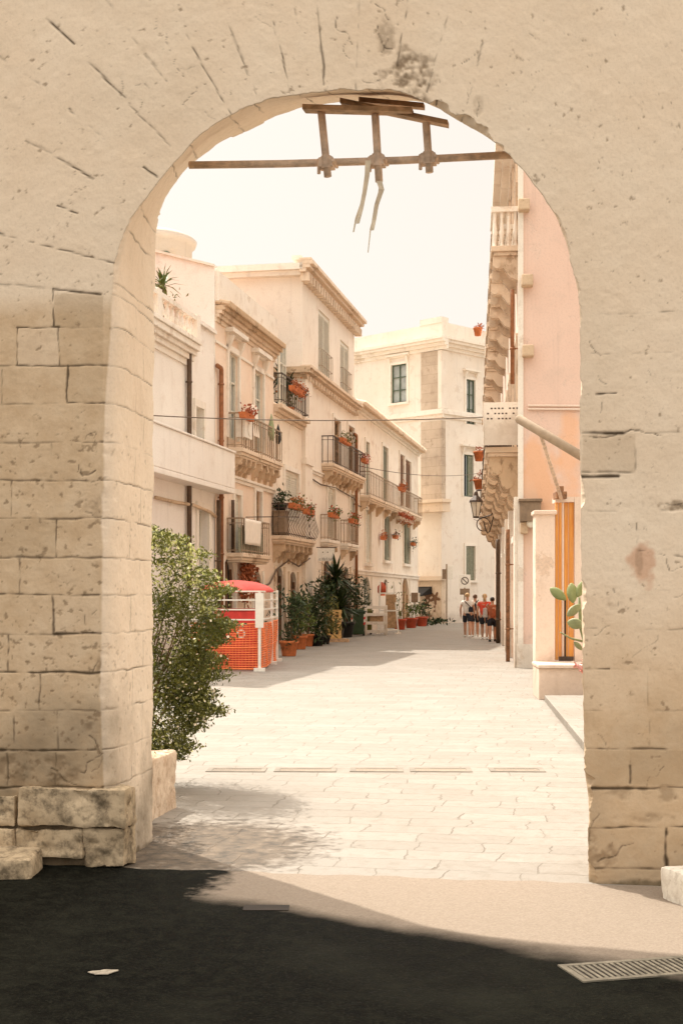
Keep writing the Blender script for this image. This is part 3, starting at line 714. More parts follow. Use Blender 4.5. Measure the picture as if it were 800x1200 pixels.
def stone_mat(name, a, b, dk, amt):
    t = NT(name); n1_ = t.noise(3.5, 6, .65); n2_ = t.noise(18, 5, .65)
    c = t.mix(t.ramp(n1_, [(.33, 0.0), (.68, 1.0)]), a, b)
    c = t.mix(t.math('MULTIPLY', t.ramp(t.noise(6, 6, .7), [(.5, 0.0), (.66, 1.0)]), amt), c, dk)
    c = t.mix(t.math('MULTIPLY', t.ramp(n2_, [(.36, 1.0), (.5, 0.0)]), .5), c, dk)
    M[name] = t.done(c, .92, t.bump(t.math('ADD', n1_, t.math('MULTIPLY', n2_, .5)), .5, .02), .15)
stone_mat('plinth_stone', (.40,.30,.19), (.54,.42,.28), (.055,.042,.026), .75)
stone_mat('block_stone', (.62,.47,.34), (.72,.58,.44), (.36,.22,.13), .55)
stone_mat('kerb_grey', (.36,.31,.24), (.46,.40,.32), (.10,.08,.06), .5)
stone_mat('pale_block', (.70,.64,.54), (.78,.72,.62), (.42,.34,.26), .3)
def gz(px, py, n): return GW.z(px, py, n)
def gx(px, n): return GW.x(px, n)
for k, (a, b, yt, yb, n, s) in enumerate(((21,147,924,969,.07,3),(-70,18,931,968,.05,5),(98,146,971,1017,.05,7),(17,96,971,1004,.06,8),(-90,14,971,1010,.09,9))):
    m = rough_block(gx(a, n), gx(b, n), -n, .16, gz((a+b)/2, yb, n), gz((a+b)/2, yt, n), .012, .017, .016, s, 11.0)
    m.build('plinth_block', M['plinth_stone'], GW.root, True)
def solo(mb, name, mat, label, cat, group=None, smooth=False, loc=None, rotz=0, bevel=0, kind=None):
    o = mb.build(name, mat, None, smooth, bevel)
    if loc is not None: o.location = loc
    o.rotation_euler = (0, 0, rotz)
    return tag(o, label, cat, group, kind)
def gpt(lx, ly, z=0): return GW.w(lx, ly, z)
solo(rough_block(-1.0, .32, -.42, .0, -.05, .13, .04, .02, .025, 15), 'kerb_stone', M['plinth_stone'], 'low grey kerb stone at the foot of the left pier', 'kerb stone', smooth=True, loc=gpt(gx(50, .1)-.33, -.10), rotz=GW.ang+.22)
solo(rough_block(-2.5, -1.69, .96, 1.62, -.05, .47, .03, .012, .025, 23), 'stone_block', M['block_stone'], 'squat pale stone block against the back of the left pier, half hidden', 'stone block', smooth=True, loc=GW.O, rotz=GW.ang)
solo(rough_block(-2.45, -1.69, 1.63, 2.34, -.05, .45, .03, .012, .025, 29), 'stone_block', M['block_stone'], 'low stone block under the leafy shrub, with a vertical crack on its left', 'stone block', smooth=True, loc=GW.O, rotz=GW.ang)
solo(rough_block(0, .9, 0, .3, -.03, .18, .02, .006, .03, 33), 'stone_block', M['pale_block'], 'white cut kerb block at the right edge before the right pier', 'stone block', smooth=True, loc=(1.83, 7.14, 0), rotz=.35)

# ================================================================== ground, street, asphalt
def sheet(name, poly, z, mat, rotz=0, loc=(0, 0, 0)):
    m = MB(); m.add([(p[0], p[1], z) for p in poly], [list(range(len(poly)))])
    o = m.build(name, mat); o.location = loc; o.rotation_euler = (0, 0, rotz); o['kind'] = 'structure'; return o
M['earth'] = plaster('dusty_earth', (.42,.34,.26), (.50,.42,.33))
sheet('ground', [(-2500,-2500),(2500,-2500),(2500,2500),(-2500,2500)], 0, M['earth'])
t = NT('limestone_paving')
wv = t.noise(2.2, 3, .5); co = t.n.new('ShaderNodeVectorMath'); co.operation = 'MULTIPLY_ADD'
nzc = t.n.new('ShaderNodeTexNoise'); nzc.inputs['Scale'].default_value = 2.5; nzc.inputs['Detail'].default_value = 4; t.link(t.tc.outputs['Object'], nzc.inputs['Vector'])
t.link(nzc.outputs['Color'], co.inputs[0]); co.inputs[1].default_value = (.20,.15,0); t.link(t.tc.outputs['Object'], co.inputs[2])
br = t.n.new('ShaderNodeTexBrick'); br.inputs['Scale'].default_value = 1; br.inputs['Brick Width'].default_value = .62; br.inputs['Row Height'].default_value = .31; br.offset = .37; br.squash = .7; br.squash_frequency = 3
br.inputs['Mortar Size'].default_value = .006; br.inputs['Mortar Smooth'].default_value = .5
br.inputs['Color1'].default_value = (.245,.217,.183,1); br.inputs['Color2'].default_value = (.285,.255,.218,1); br.inputs['Mortar'].default_value = (.26,.23,.19,1)
t.link(co.outputs[0], br.inputs['Vector'])
n1_ = t.noise(.8, 6, .6); n2_ = t.noise(9, 6, .65); n3_ = t.noise(70, 3); n4_ = t.noise(2.3, 5, .7)
c = t.mix(t.math('MULTIPLY', t.ramp(n1_, [(.40, 0.0), (.70, 1.0)]), .5), br.outputs['Color'], (.215,.18,.142))
c = t.mix(t.math('MULTIPLY', t.ramp(n2_, [(.36, 1.0), (.5, 0.0)]), .35), c, (.165,.135,.10))
c = t.mix(t.math('MULTIPLY', t.ramp(n4_, [(.56, 0.0), (.72, 1.0)]), .4), c, (.31,.28,.245))
jm = t.math('MULTIPLY', br.outputs['Fac'], t.ramp(n4_, [(.36, .08), (.62, .85)]))
c = t.mix(jm, c, (.14,.11,.08))
sp = t.n.new('ShaderNodeSeparateXYZ'); t.link(t.tc.outputs['Object'], sp.inputs[0])
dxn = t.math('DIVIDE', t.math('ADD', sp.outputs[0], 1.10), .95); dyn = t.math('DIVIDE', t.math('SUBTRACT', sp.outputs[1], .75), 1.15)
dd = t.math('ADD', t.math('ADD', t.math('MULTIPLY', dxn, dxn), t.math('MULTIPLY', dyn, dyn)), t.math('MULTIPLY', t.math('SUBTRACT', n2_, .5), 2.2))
c = t.mix(t.math('MULTIPLY', t.ramp(dd, [(.45, 1.0), (1.2, 0.0)]), .92), c, t.mix(t.ramp(n2_, [(.35, 0.0), (.65, 1.0)]), (.035,.024,.014), (.16,.115,.075)))      # damp earth trodden in beside the left pier, with that corner's shade painted in
h = t.math('SUBTRACT', t.math('ADD', t.math('MULTIPLY', n2_, .9), t.math('MULTIPLY', n3_, .2)), t.math('MULTIPLY', br.outputs['Fac'], 1.4))
M['paving'] = t.done(c, t.math('ADD', t.math('MULTIPLY', n2_, .4), .45), t.bump(h, .6, .02), .3)
st = sheet('street', [(-60,-.03),(60,-.03),(60,140),(-60,140)], .004, M['paving'], GW.ang, GW.O)
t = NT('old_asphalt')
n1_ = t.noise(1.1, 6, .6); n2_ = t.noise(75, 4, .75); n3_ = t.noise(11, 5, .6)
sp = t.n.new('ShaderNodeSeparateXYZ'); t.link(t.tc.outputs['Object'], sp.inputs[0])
# pale gate dust, spread to paint the sunlit patch up to its shadow edge
sun_dust = t.math('ADD', t.math('ADD', t.math('MULTIPLY', sp.outputs[1], .70), t.math('MULTIPLY', sp.outputs[0], .33)), t.math('ADD', t.math('MULTIPLY', t.math('SUBTRACT', n1_, .5), .4), 1.03))
sun_dust = t.math('MINIMUM', sun_dust, t.math('ADD', t.math('MULTIPLY', sp.outputs[0], 1.2), t.math('ADD', t.math('MULTIPLY', t.math('SUBTRACT', n3_, .5), .5), 1.12)), clamp=True)
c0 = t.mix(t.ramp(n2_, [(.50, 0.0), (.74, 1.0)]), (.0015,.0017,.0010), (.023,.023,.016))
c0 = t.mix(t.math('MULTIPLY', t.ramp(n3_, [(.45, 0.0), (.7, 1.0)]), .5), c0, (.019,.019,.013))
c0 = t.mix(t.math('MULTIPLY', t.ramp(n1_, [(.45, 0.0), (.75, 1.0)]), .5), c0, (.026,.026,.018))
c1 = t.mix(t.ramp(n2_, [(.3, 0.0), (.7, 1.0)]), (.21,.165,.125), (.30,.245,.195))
c = t.mix(t.ramp(sun_dust, [(.24, 0.0), (.42, 1.0)]), c0, c1)
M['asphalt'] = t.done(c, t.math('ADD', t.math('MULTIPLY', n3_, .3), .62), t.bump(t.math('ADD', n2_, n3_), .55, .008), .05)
ed = [(x, -.02+.02*math.sin(x*7)+.015*math.sin(x*23+1)) for x in np.arange(-20, 20.01, .08)]
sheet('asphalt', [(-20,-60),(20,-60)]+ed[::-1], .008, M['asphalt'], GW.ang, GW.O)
# raised pavement along the right-hand houses
m = MB(); m.prism([(3.156,21.25),(2.565,14.5),(2.25,9.6),(16,9.6),(16,21.25)], 'z', -.02, .10)
o = m.build('pavement', M['paving'], None, bevel=.01); o['kind'] = 'structure'

# ---- things lying on the ground
def strip_grate(name, label, cat, ctr, rotz, L, Wd, nb, mat='grate', group=None, fr=.03, pit='dark'):
    t_ = thing(name, label, cat, ctr, rotz, group)
    m = MB(); 
    for a in ((-L/2,L/2,-Wd/2,-Wd/2+fr),(-L/2,L/2,Wd/2-fr,Wd/2),(-L/2,-L/2+fr,-Wd/2+fr,Wd/2-fr),(L/2-fr,L/2,-Wd/2+fr,Wd/2-fr)): m.box(*a, .001, .016)
    m.build('frame', M[mat], t_)
    m = MB(); m.box(-L/2+fr, L/2-fr, -Wd/2+fr, Wd/2-fr, .0005, .003); m.build('drain_pit', M[pit], t_)
    m = MB()
    for k in range(nb):
        x = -L/2+fr+(L-2*fr)*(k+.5)/nb; w_ = (L-2*fr)/nb*.52
        m.box(x-w_/2, x+w_/2, -Wd/2+fr+.001, Wd/2-fr-.001, .004, .013)
    m.build('bars', M[mat], t_); return t_
p = G(735, 1138)
gr_ = strip_grate('drain_grate', 'rusty iron drain grate let into the asphalt by the shadow edge', 'drain grate', (p.x+.12, p.y+.02, .008), GW.ang+.42, .80, .27, 26); gr_.scale = (1, 1, .45)
for k, (a, b) in enumerate(((243,312),(322,394),(410,472),(480,552),(573,637))):
    p0 = G(a, 903); p1 = G(b, 903); c_ = (p0+p1)/2
    lab = ['pale drain cover in the paving, the leftmost of the row nearest the shrub', 'second drain cover from the shrub in the row across the street', 'middle drain cover of the row across the sunlit paving', 'fourth drain cover from the shrub, with a dark opening at its left end', 'rightmost drain cover of the row, towards the rose wall'][k]
    strip_grate('drain_cover', lab, 'drain cover', (c_.x, c_.y, .005), GW.ang*.15, (p1-p0).length, .30, 30, 'cover_stone', 'drain covers across the street', .05, 'iron_grey').scale = (1, 1, .35)
m = MB(); pts = [(.06*math.cos(a)*(1+.25*math.sin(3*a+.5)), .035*math.sin(a)*(1+.2*math.cos(5*a)), .0) for a in np.linspace(0, 2*PI, 15)[:-1]]
m.add([(x, y, .006+.02*abs(x)) for x, y, _ in pts]+[(x, y, .009+.02*abs(x)) for x, y, _ in pts], [list(range(14))[::-1], list(range(14, 28))]+[[i, (i+1)%14, 14+(i+1)%14, 14+i] for i in range(14)])
solo(m, 'fallen_leaf', M['kerb_grey'], 'pale fallen leaf lying alone on the dark asphalt', 'leaf', loc=(*G(121, 1143).xy, .006), rotz=.3)
m = MB(); m.box(-.12, .12, -.06, .06, 0, .003)
solo(m, 'manhole_cover', M['dark'], 'small dark iron plate set flush in the shaded asphalt', 'manhole cover', loc=(*G(312, 1066).xy, .009))

# ---- scaffolding left under the arch
scf = thing('scaffold', 'rusty scaffold tubes and boards wedged across the top of the arch', 'scaffolding', GW.O, GW.ang)
def g3(px, py, ly): a = lp(px, py, ly); return (a[0], ly, a[1])
m = MB(); m.tube([g3(222, 193.5, .32), g3(330, 192, .32), g3(470, 188, .32), g3(600, 181.5, .32)], .0235, 12); m.build('ledger_tube', M['scaffold'], scf, True)
for (a, b, c_, d_) in ((376, 128, 384, 207), (439, 127, 444, 213), (499, 144, 503, 202)):
    m = MB(); m.tube([g3(a, b, .27), g3(c_, d_, .27)], .0235, 12); u = m.build('upright_tube', M['scaffold'], scf, True)
for (a, b) in ((383, 192), (442.5, 189.5), (502, 187)):
    p = Vector(g3(a, b, .295)); m = MB(); m.box(p.x-.045, p.x+.045, .25, .34, p.z-.03, p.z+.03); m.tube([(p.x-.05, .295, p.z+.035), (p.x-.05, .295, p.z-.06)], .012, 8); m.tube([(p.x+.05, .23, p.z), (p.x+.05, .37, p.z)], .011, 8)
    m.lathe([(.036, -.04), (.036, .04)], (p.x, .275, p.z), 10)
    m.build('coupler', M['scaffold'], scf, bevel=.006)
for (a, b, c_, d_, l0, l1) in ((354, 127.5, 482, 131, .2, .31), (398, 120, 524, 146, .26, .36), (420, 119, 496, 126, .34, .42)):
    p = Vector(g3(a, b, l0)); q = Vector(g3(c_, d_, l0)); m = MB()
    m.add([p, q, q+Vector((0,l1-l0,.01)), p+Vector((0,l1-l0,.01)), p+Vector((0,0,.03)), q+Vector((0,0,.03)), q+Vector((0,l1-l0,.04)), p+Vector((0,l1-l0,.04))], [(0,3,2,1),(4,5,6,7),(0,1,5,4),(1,2,6,5),(2,3,7,6),(3,0,4,7)])
    m.build('board', M['wood'], scf)
def ribbon(pts, w0, w1):
    m = MB(); n = len(pts); vs = []
    for i, p in enumerate(pts):
        w_ = (w0+(w1-w0)*i/(n-1))/2; a = .6*math.sin(i*.9); dv = Vector((math.cos(a)*w_, math.sin(a)*w_, 0)); p = Vector(p)
        vs += [p-dv, p+dv]
    m.add(vs, [(2*i, 2*i+1, 2*i+3, 2*i+2) for i in range(n-1)])
    o = len(m.v); m.add([Vector(v)+Vector((0,.0015,0)) for v in vs], [(2*i, 2*i+2, 2*i+3, 2*i+1) for i in range(n-1)]); return m
for k, (P_, w0, w1, lab) in enumerate((([(431,188),(430,205),(427,225),(423,245),(419,262)], .034, .022, 'thin torn plastic strip hanging left of the middle scaffold tube'), ([(433,190),(428,215),(424,236),(417,256),(414,272)], .016, .010, 'narrowest frayed strip, hanging furthest left under the arch'),
      ([(444,212),(447,222),(441,240),(438,258),(436,270)], .036, .022, 'broad frayed strip of plastic below the middle scaffold tube'), ([(446,212),(443,232),(439,250),(434,268),(431,296)], .014, .006, 'long thread of plastic trailing lowest below the middle scaffold tube'))):
    o = solo(ribbon([g3(a, b, .22+.012*k) for a, b in P_], w0, w1), 'torn_strip', M['tape'], lab, 'plastic strip', 'torn strips hanging from the scaffold', loc=GW.O, rotz=GW.ang)

# ================================================================== houses on the left
def LL(Y): return (.194*Y-10.97, Y)                 # building line of the left-hand row
YA, YB, YBC, YC, YD, YE = 29.5, 38.3, 45.0, 49.3, 59.4, 79.5
def rect(F, x0, x1, yt, yb, n=0.0, arch=False, z0=None):
    a, b = F.x(x0, n), F.x(x1, n); pm = (x0+x1)/2
    return (a, b, F.z(pm, yb, n) if z0 is None else z0, F.z(pm, yt, n), arch)

# ---- A: white house with a terrace
A = Fac(LL(YA), LL(YB), None, 'white_house', 'white plastered house with a balustraded terrace nearest behind the left pier', 'house')
xc = A.x(222); SB = .0
z1 = 8.35
oA1 = [(.9, 2.1, 0, 2.6)]
m = MB(); wall_face(m, 0, xc, 0, z1, oA1); shell(m, 0, xc, 0, z1, 8); A.part(m, 'wall', M['white_wall'])
for q in oA1: window(A, q, 'shutters', 'pale_paint', 'pale_paint', surround='trim')
oA2 = [rect(A, 228, 237, 478, 568, -SB), rect(A, 231, 243, 598, 660, -SB)]
oA2[1] = (oA2[1][0], oA2[1][1], .05, oA2[1][3])
m = MB(); wall_face(m, xc+.003, A.L-.003, 0, z1, oA2, .3, SB); shell(m, xc+.003, A.L-.003, 0, z1, 8, SB, (0, 1))
A.part(m, 'wall', M['white_wall'], )
def shift(o, y): o.location = o.matrix_local.translation + Vector((0, y, 0)); return o
for q, st_ in zip(oA2, ('shutters', 'casement')):
    w_ = window(A, q, st_, 'pale_paint', 'pale_paint' if st_ == 'shutters' else 'glass_pale', y=SB+.18)
    e = MB(); a, b, c_, d_ = q[:4]
    e.box(a-.16, a-.003, SB-.06, SB+.02, c_, d_); e.box(b+.003, b+.16, SB-.06, SB+.02, c_, d_); e.box(a-.16, b+.16, SB-.065, SB+.02, d_+.003, d_+.2); e.build('surround', M['trim'], w_)
m = MB(); m.box(xc+.12, A.L-.004, .02, .22, z1+.003, z1+.62); m.box(xc+.1, A.L-.004, -.06, .26, z1+.623, z1+.72); A.part(m, 'parapet', M['white_wall'])
m = MB(); m.box(.1, A.L-.1, .25, 7.9, z1+.004, z1+.02); A.part(m, 'bounce_cut_floor', M['tile'])  # unseen tile sheet added over the roof to cut bounce onto the gable
cornice(A, -.1, xc+.08, 7.65, [(.05,.16),(.12,.14),(.20,.12),(.28,.16),(.33,.12)])
m = MB()
for k in range(16):
    x = .3+k*(xc-.3)/16; m.lathe([(.06,0),(.06,.05),(.035,.08),(.075,.22),(.04,.4),(.06,.44),(.06,.5)], (x, -.15, z1), 10)
m.box(0, xc+.1, -.26, -.04, z1+.5, z1+.62); m.box(0, xc+.1, -.24, -.06, z1, z1+.02)
for k in (0, .5, 1): m.box(k*(xc-.2)-.0, k*(xc-.2)+.3, -.28, -.03, z1+.021, z1+.66)
A.part(m, 'balustrade', M['trim'])
# balcony with a solid plastered parapet
a, b = A.x(150, .5), A.x(275.5, .5); zb = A.z(250, 572, .5)+.14
m = MB(); m.box(a, b, -.5, SB+.02, zb-.14, zb); m.box(a, b, -.5, -.38, zb+.003, zb+1.0); m.box(a, a+.12, -.377, SB, zb+.003, zb+1.0); m.box(b-.12, b, -.377, SB, zb+.003, zb+1.0); m.box(a-.03, b+.03, -.54, -.35, zb+1.003, zb+1.06)
A.part(m, 'balcony', M['white_wall'], bevel=.02)
downpipe(A, A.x(222, .1), .0, A.z(222, 414, .1), 'pipe_dark', .065, .1, False)
downpipe(A, A.x(257.5, -SB+.15), .2, A.z(257, 586, -SB+.15), 'pipe_dark', .06, .12, False, y0=SB)
# ---- B: peach house
B = Fac(LL(YB), LL(YBC), None, 'peach_house', 'peach plastered house with hooded tall windows and a heavy brown eave', 'house')
zB = 9.9
oB = [rect(B, 267, 278.5, 414, 515), rect(B, 297, 307.5, 436, 530), rect(B, 298.5, 305, 576, 650), rect(B, 274, 281, 580, 660), (.8, 2.0, 0, 2.75, True), rect(B, 296, 306.5, 669, 745, 0, True)]
oB[5] = (oB[5][0], oB[5][1], 0, oB[5][3], True)
m = MB(); wall_face(m, .003, B.L, 0, zB, oB); shell(m, .003, B.L, 0, zB, 9, 0, (0, 1)); B.part(m, 'wall', M['peach_wall'])
m = MB(); m.prism([(.0,0),(9,0),(9,13.0),(4.6,12.15),(0,10.85)], 'x', -.05, .002); B.part(m, 'gable_wall', M['white_wall'])
m = MB(); m.add([(-.12,0,10.86),(.2,0,10.86),(.2,4.6,12.16),(-.12,4.6,12.16),(-.12,0,10.93),(.2,0,10.93),(.2,4.6,12.23),(-.12,4.6,12.23)], [(0,3,2,1),(4,5,6,7),(0,1,5,4),(1,2,6,5),(2,3,7,6),(3,0,4,7)]); B.part(m, 'gable_coping', M['trim'])
for k, q in enumerate(oB):
    if k < 2: window(B, q, 'casement', 'pale_paint', 'glass_pale', surround='trim', hood=1, sill=False)
    elif k == 2: window(B, q, 'dark', 'tan_wood', surround='trim', sill=False)
    elif k == 3: window(B, q, 'shutters', 'pale_paint', 'pale_paint', surround='trim', sill=False)
    else: window(B, q, 'dark', 'brown_paint', surround='trim', sill=False, y=.25)
cornice(B, 0, B.L+.1, zB-.55, [(.05,.12),(.12,.10),(.2,.10)], 'cornice', 'stone')
m = MB(); m.box(0, B.L+.1, -.30, 3, zB-.23, zB-.1)
nt_ = 44
for k in range(nt_): m.tube([(B.L*(k+.5)/nt_, -.42, zB-.06), (B.L*(k+.5)/nt_, -.0, zB+.02)], .085, 7)
B.part(m, 'eave', M['stone_dark'])
m = MB(); m.box(0.0, B.L+.05, -.12, 3.5, zB+.03, zB+.85); B.part(m, 'parapet', M['trim'])
cornice(B, .0, B.L, 8.75, [(.05,.08)], 'string_course', 'trim')
cornice(B, .0, B.L, B.z(290, 566)-.1, [(.06,.1),(.11,.08)], 'string_course', 'trim')
zb1 = B.z(285, 524, .5)
balcony(B, B.x(285, .5), B.x(306, .5), zb1, .5, 4, .5, 'iron_grey', sp=.26)
zb2 = B.z(310, 534, .4)
balcony(B, B.x(307.5, .4), B.x(332, .4), zb2, .4, 4, .55, 'iron_grey', sp=.26)
zlow = B.z(288, 648, .5)
balcony(B, B.x(285, .5), B.x(317.5, .5), zlow, .5, 0, .5, 'iron_grey', sp=.24, stone='stone')
downpipe(B, B.x(255.5), .4, B.z(256, 432), 'pipe_brown', .065)
downpipe(B, B.x(273, .1), zlow, B.z(273, 586, .1), 'pipe_dark', .05, .1, False)
m = MB(); m.bar((B.x(288), -1.0, B.z(288, 606)), (B.x(315), -1.0, B.z(313, 606)), .03); m.bar((B.x(288), -1.0, B.z(288, 606)), (B.x(288), 0, B.z(288, 606)), .025)
B.part(m, 'awning_rail', M['iron'])
# ---- BC: narrow house with the terrace
N_ = Fac(LL(YBC), LL(YC), None, 'narrow_house', 'narrow cream house with a roof terrace and an ornate iron balcony', 'house')
zT = 8.05
oN = [rect(N_, 333, 349, 553, 612), rect(N_, 322.5, 332, 664, 745, 0, True), rect(N_, 338.5, 348, 670, 745, 0, True)]
for k in (1, 2): oN[k] = (oN[k][0], oN[k][1], 0, oN[k][3], True)
m = MB(); wall_face(m, .003, N_.L-.003, 0, zT, oN); shell(m, .003, N_.L-.003, 0, zT, 8); N_.part(m, 'wall', M['cream_wall'])
window(N_, oN[0], 'shutters', 'white_paint', 'pale_paint', surround='trim', sill=False)
for k in (1, 2): window(N_, oN[k], 'fan', 'brown_paint', 'glass', surround='stone', sill=False, y=.22)
oN2 = [(1.2, 2.1, zT+.1, zT+2.2)]
m = MB(); wall_face(m, .0, N_.L-.003, zT+.003, zT+3.1, oN2, .3, 2.2); shell(m, 0, N_.L-.003, zT+.003, zT+3.1, 5, 2.2); N_.part(m, 'terrace_wall', M['white_wall'])
q = oN2[0]; window(N_, q, 'casement', 'pale_paint', 'glass_pale', y=2.4)
m = MB()
for k in range(18): m.tube([(N_.L*(k+.5)/18, 1.7, zT+3.08), (N_.L*(k+.5)/18, 3.4, zT+3.55)], .14, 7)
m.box(0, N_.L-.01, 1.95, 2.2, zT+2.95, zT+3.06); N_.part(m, 'roof_tiles', M['tile'])
cornice(N_, 0, N_.L, zT-.45, [(.06,.12),(.16,.12),(.3,.14)], 'cornice', 'stone')
railing_mb(.1, N_.L-.1, .3, zT, .95, .3, .01).build('railing', M['iron'], N_.root)
zn = N_.z(345, 629, .5)
balcony(N_, N_.x(335.5, .5), N_.x(370.5, .5), zn, .5, 7, .62, 'iron', .14, 1.05, 'stone', sp=.24, cw=.14)
cornice(N_, 0, N_.L, 2.95, [(.06,.1),(.1,.06)], 'string_course', 'stone')
# ---- C: the tall house
C = Fac(LL(YC), LL(YD), None, 'tall_house', 'tallest pale house of the row with caged top windows and stone balconies', 'house')
zC, zM = 13.6, 9.9
oC = [rect(C, 373, 386, 368, 452), rect(C, 398.5, 408.5, 402, 470), rect(C, 390, 398, 492, 545), rect(C, 407, 414, 500, 555), rect(C, 383, 391.5, 572, 632), rect(C, 409, 417, 580, 640), rect(C, 377.5, 388, 656, 745, 0, True), rect(C, 401, 409.5, 664, 745, 0, True), rect(C, 414.5, 419.5, 672, 745, 0, False)]
for k in (6, 7, 8): oC[k] = (oC[k][0], oC[k][1], 0, oC[k][3], k < 8)
m = MB(); wall_face(m, .0, C.L, 0, zC, oC); shell(m, 0, C.L, 0, zC, 10.5); C.part(m, 'wall', M['tall_wall'])
for k, q in enumerate(oC):
    if k < 2:
        w_ = window(C, q, 'shutters', 'pale_paint', 'pale_paint', y=.12)
        cg = MB(); a, b, c_, d_ = q[:4]; h = 1.25
        for i in range(7): cg.bar((a+(b-a)*i/6, -.12, c_), (a+(b-a)*i/6, -.12, c_+h), .018)
        for zz in (c_+.05, c_+h*.5, c_+h): cg.bar((a, -.12, zz), (b, -.12, zz), .02); cg.bar((a, -.12, zz), (a, .05, zz), .02); cg.bar((b, -.12, zz), (b, .05, zz), .02)
        cg.build('cage', M['iron_grey'], w_)
    elif k < 4: window(C, q, 'casement', 'tan_wood', 'glass', surround='trim', sill=False)
    elif k < 6: window(C, q, 'shutters', 'white_paint', 'pale_paint', surround='trim', sill=False)
    elif k < 8: window(C, q, 'door', 'brown_paint', surround='stone', sill=False, y=.2)
    else: window(C, q, 'door', 'tan_wood', surround='stone', sill=False)
def dent(F, x0, x1, z, prof, dp, nd, dh, mat, y0=0.0, mat2=None):
    o = cornice(F, x0, x1, z, prof, 'cornice', mat, y0); 
    for k in range(nd):
        m = MB(); x = x0+(x1-x0)*(k+.5)/nd; w_ = (x1-x0)/nd*.45; m.box(x-w_/2, x+w_/2, y0-dp, y0-.01, z-dh, z-.003); m.build('dentil', M[mat2 or mat], o)
    return o
dent(C, -.45, C.L+.35, zC-.35, [(.22,.14),(.38,.12),(.5,.14),(.42,.1)], .3, 24, .3, 'stone')
m = MB(); m.box(-.45, -.004, -.1, 4, zC-.25, zC-.02); m.box(-.3, -.004, -.08, 3.2, zC-.42, zC-.253); C.part(m, 'side_cornice', M['trim'])
m = MB(); m.box(-.2, C.L, .0, .35, zC+.152, zC+.3); C.part(m, 'parapet', M['trim'])
dent(C, -.3, C.L+.1, zM-.28, [(.12,.1),(.3,.1),(.4,.12)], .22, 22, .16, 'stone')
m = MB(); m.box(-.35, -.004, -.35, 3, zM-.24, zM-.02); m.box(-.22, -.004, -.2, 2.6, zM-.4, zM-.243); C.part(m, 'side_cornice', M['stone_dark'])
m = MB(); m.box(-.12, 1.1, -.14, .5, 0, zM-.4); m.box(-.17, 1.15, -.19, .5, .003, .7); m.box(-.17, 1.15, -.19, .5, 6.4, 6.62); C.part(m, 'pilaster', M['tall_wall'])
cornice(C, 1.0, C.L, 6.2, [(.05,.1),(.09,.06)], 'string_course', 'trim')
m = MB()
for s_ in (-1, 1): m.bar((-.03, 2.4-.22*s_, 11.75), (-.03, 2.4+.22*s_, 12.2), .05)
C.part(m, 'wall_anchor', M['iron_rust'])
m = MB(); m.tube([(-.08, 4.6, 9), (-.08, 4.6, 13.0), (-.08, 4.6, 13.15), (-.03, 4.5, 13.2)], .065, 8); C.part(m, 'downpipe', M['pipe_brown'], True)
for (x0, x1, py, nn) in ((391.5, 429, 551, 5),):
    zz = C.z(409, py, .5); zc2 = zz
    balcony(C, C.x(x0, .5), C.x(x1, .5), zz, .5, 9, .5, 'iron', 0, 1.05, 'stone', sp=.27, cw=.13)
za = C.z(391, 633, .35); balcony(C, C.x(385.5, .35), C.x(398.5, .35), za, .35, 2, .4, 'iron_grey', 0, .95, 'trim', sp=.25)
balcony(C, C.x(408, .35), C.x(421, .35), za, .35, 2, .4, 'iron_grey', 0, .95, 'trim', sp=.25)
downpipe(C, C.L-.12, 0, 8.6, 'pipe_brown', .07, .12)
# ---- D: the long low house
D = Fac(LL(YD), LL(YE), None, 'long_house', 'long cream house with a balcony of brown doors before the street bends', 'house')
zD = 10.05
oD = [rect(D, 427.5, 431.5, 518, 583), rect(D, 447.5, 453.5, 524, 588), rect(D, 467.5, 472.5, 533, 593), rect(D, 474, 480.5, 540, 595),
      rect(D, 427.5, 434, 598, 660), rect(D, 449, 456.5, 604, 657), rect(D, 472, 480, 613, 661),
      rect(D, 424.5, 434.5, 676, 745, 0, True), rect(D, 449.5, 454, 679, 692, 0, True), rect(D, 470, 479, 677, 745, 0, True)]
for k in (7, 9): oD[k] = (oD[k][0], oD[k][1], 0, oD[k][3], True)
m = MB(); wall_face(m, .003, D.L, 0, zD, oD); shell(m, .003, D.L, 0, zD, 8); D.part(m, 'wall', M['far_wall'])
sty = [('shutters','grey_shutter','grey_shutter'),('shutters','grey_shutter','grey_shutter'),('shutters','brown_paint','brown_paint'),('shutters','brown_paint','brown_paint'),
       ('shutters','pale_paint','pale_paint'),('ajar','grey_shutter','grey_shutter'),('ajar','grey_shutter','grey_shutter'),('fan','grey_shutter','glass_pale'),('dark','brown_paint','glass'),('door','tan_wood','tan_wood')]
for k, (q, (a, b, c_)) in enumerate(zip(oD, sty)): window(D, q, a, b, c_, surround='trim' if k != 8 else None, sill=k in (4, 5, 6), y=.15)
cornice(D, 0, D.L+.2, zD-.3, [(.08,.12),(.22,.12),(.42,.1)], 'cornice', 'trim')
m = MB()
for k in range(60): m.tube([(D.L*(k+.5)/60, -.5, zD-.04), (D.L*(k+.5)/60, 3.2, zD+.8)], .13, 6)
D.part(m, 'roof_tiles', M['stone'])
zd = D.z(460, 591, .5)
balcony(D, D.x(434, .5), D.x(495, .5), zd, .5, 9, .45, 'iron_grey', 0, 1.05, 'stone', sp=.42, cw=.22)
cornice(D, 0, D.L, D.z(460, 672)-.2, [(.07,.14),(.12,.08)], 'string_course', 'trim')
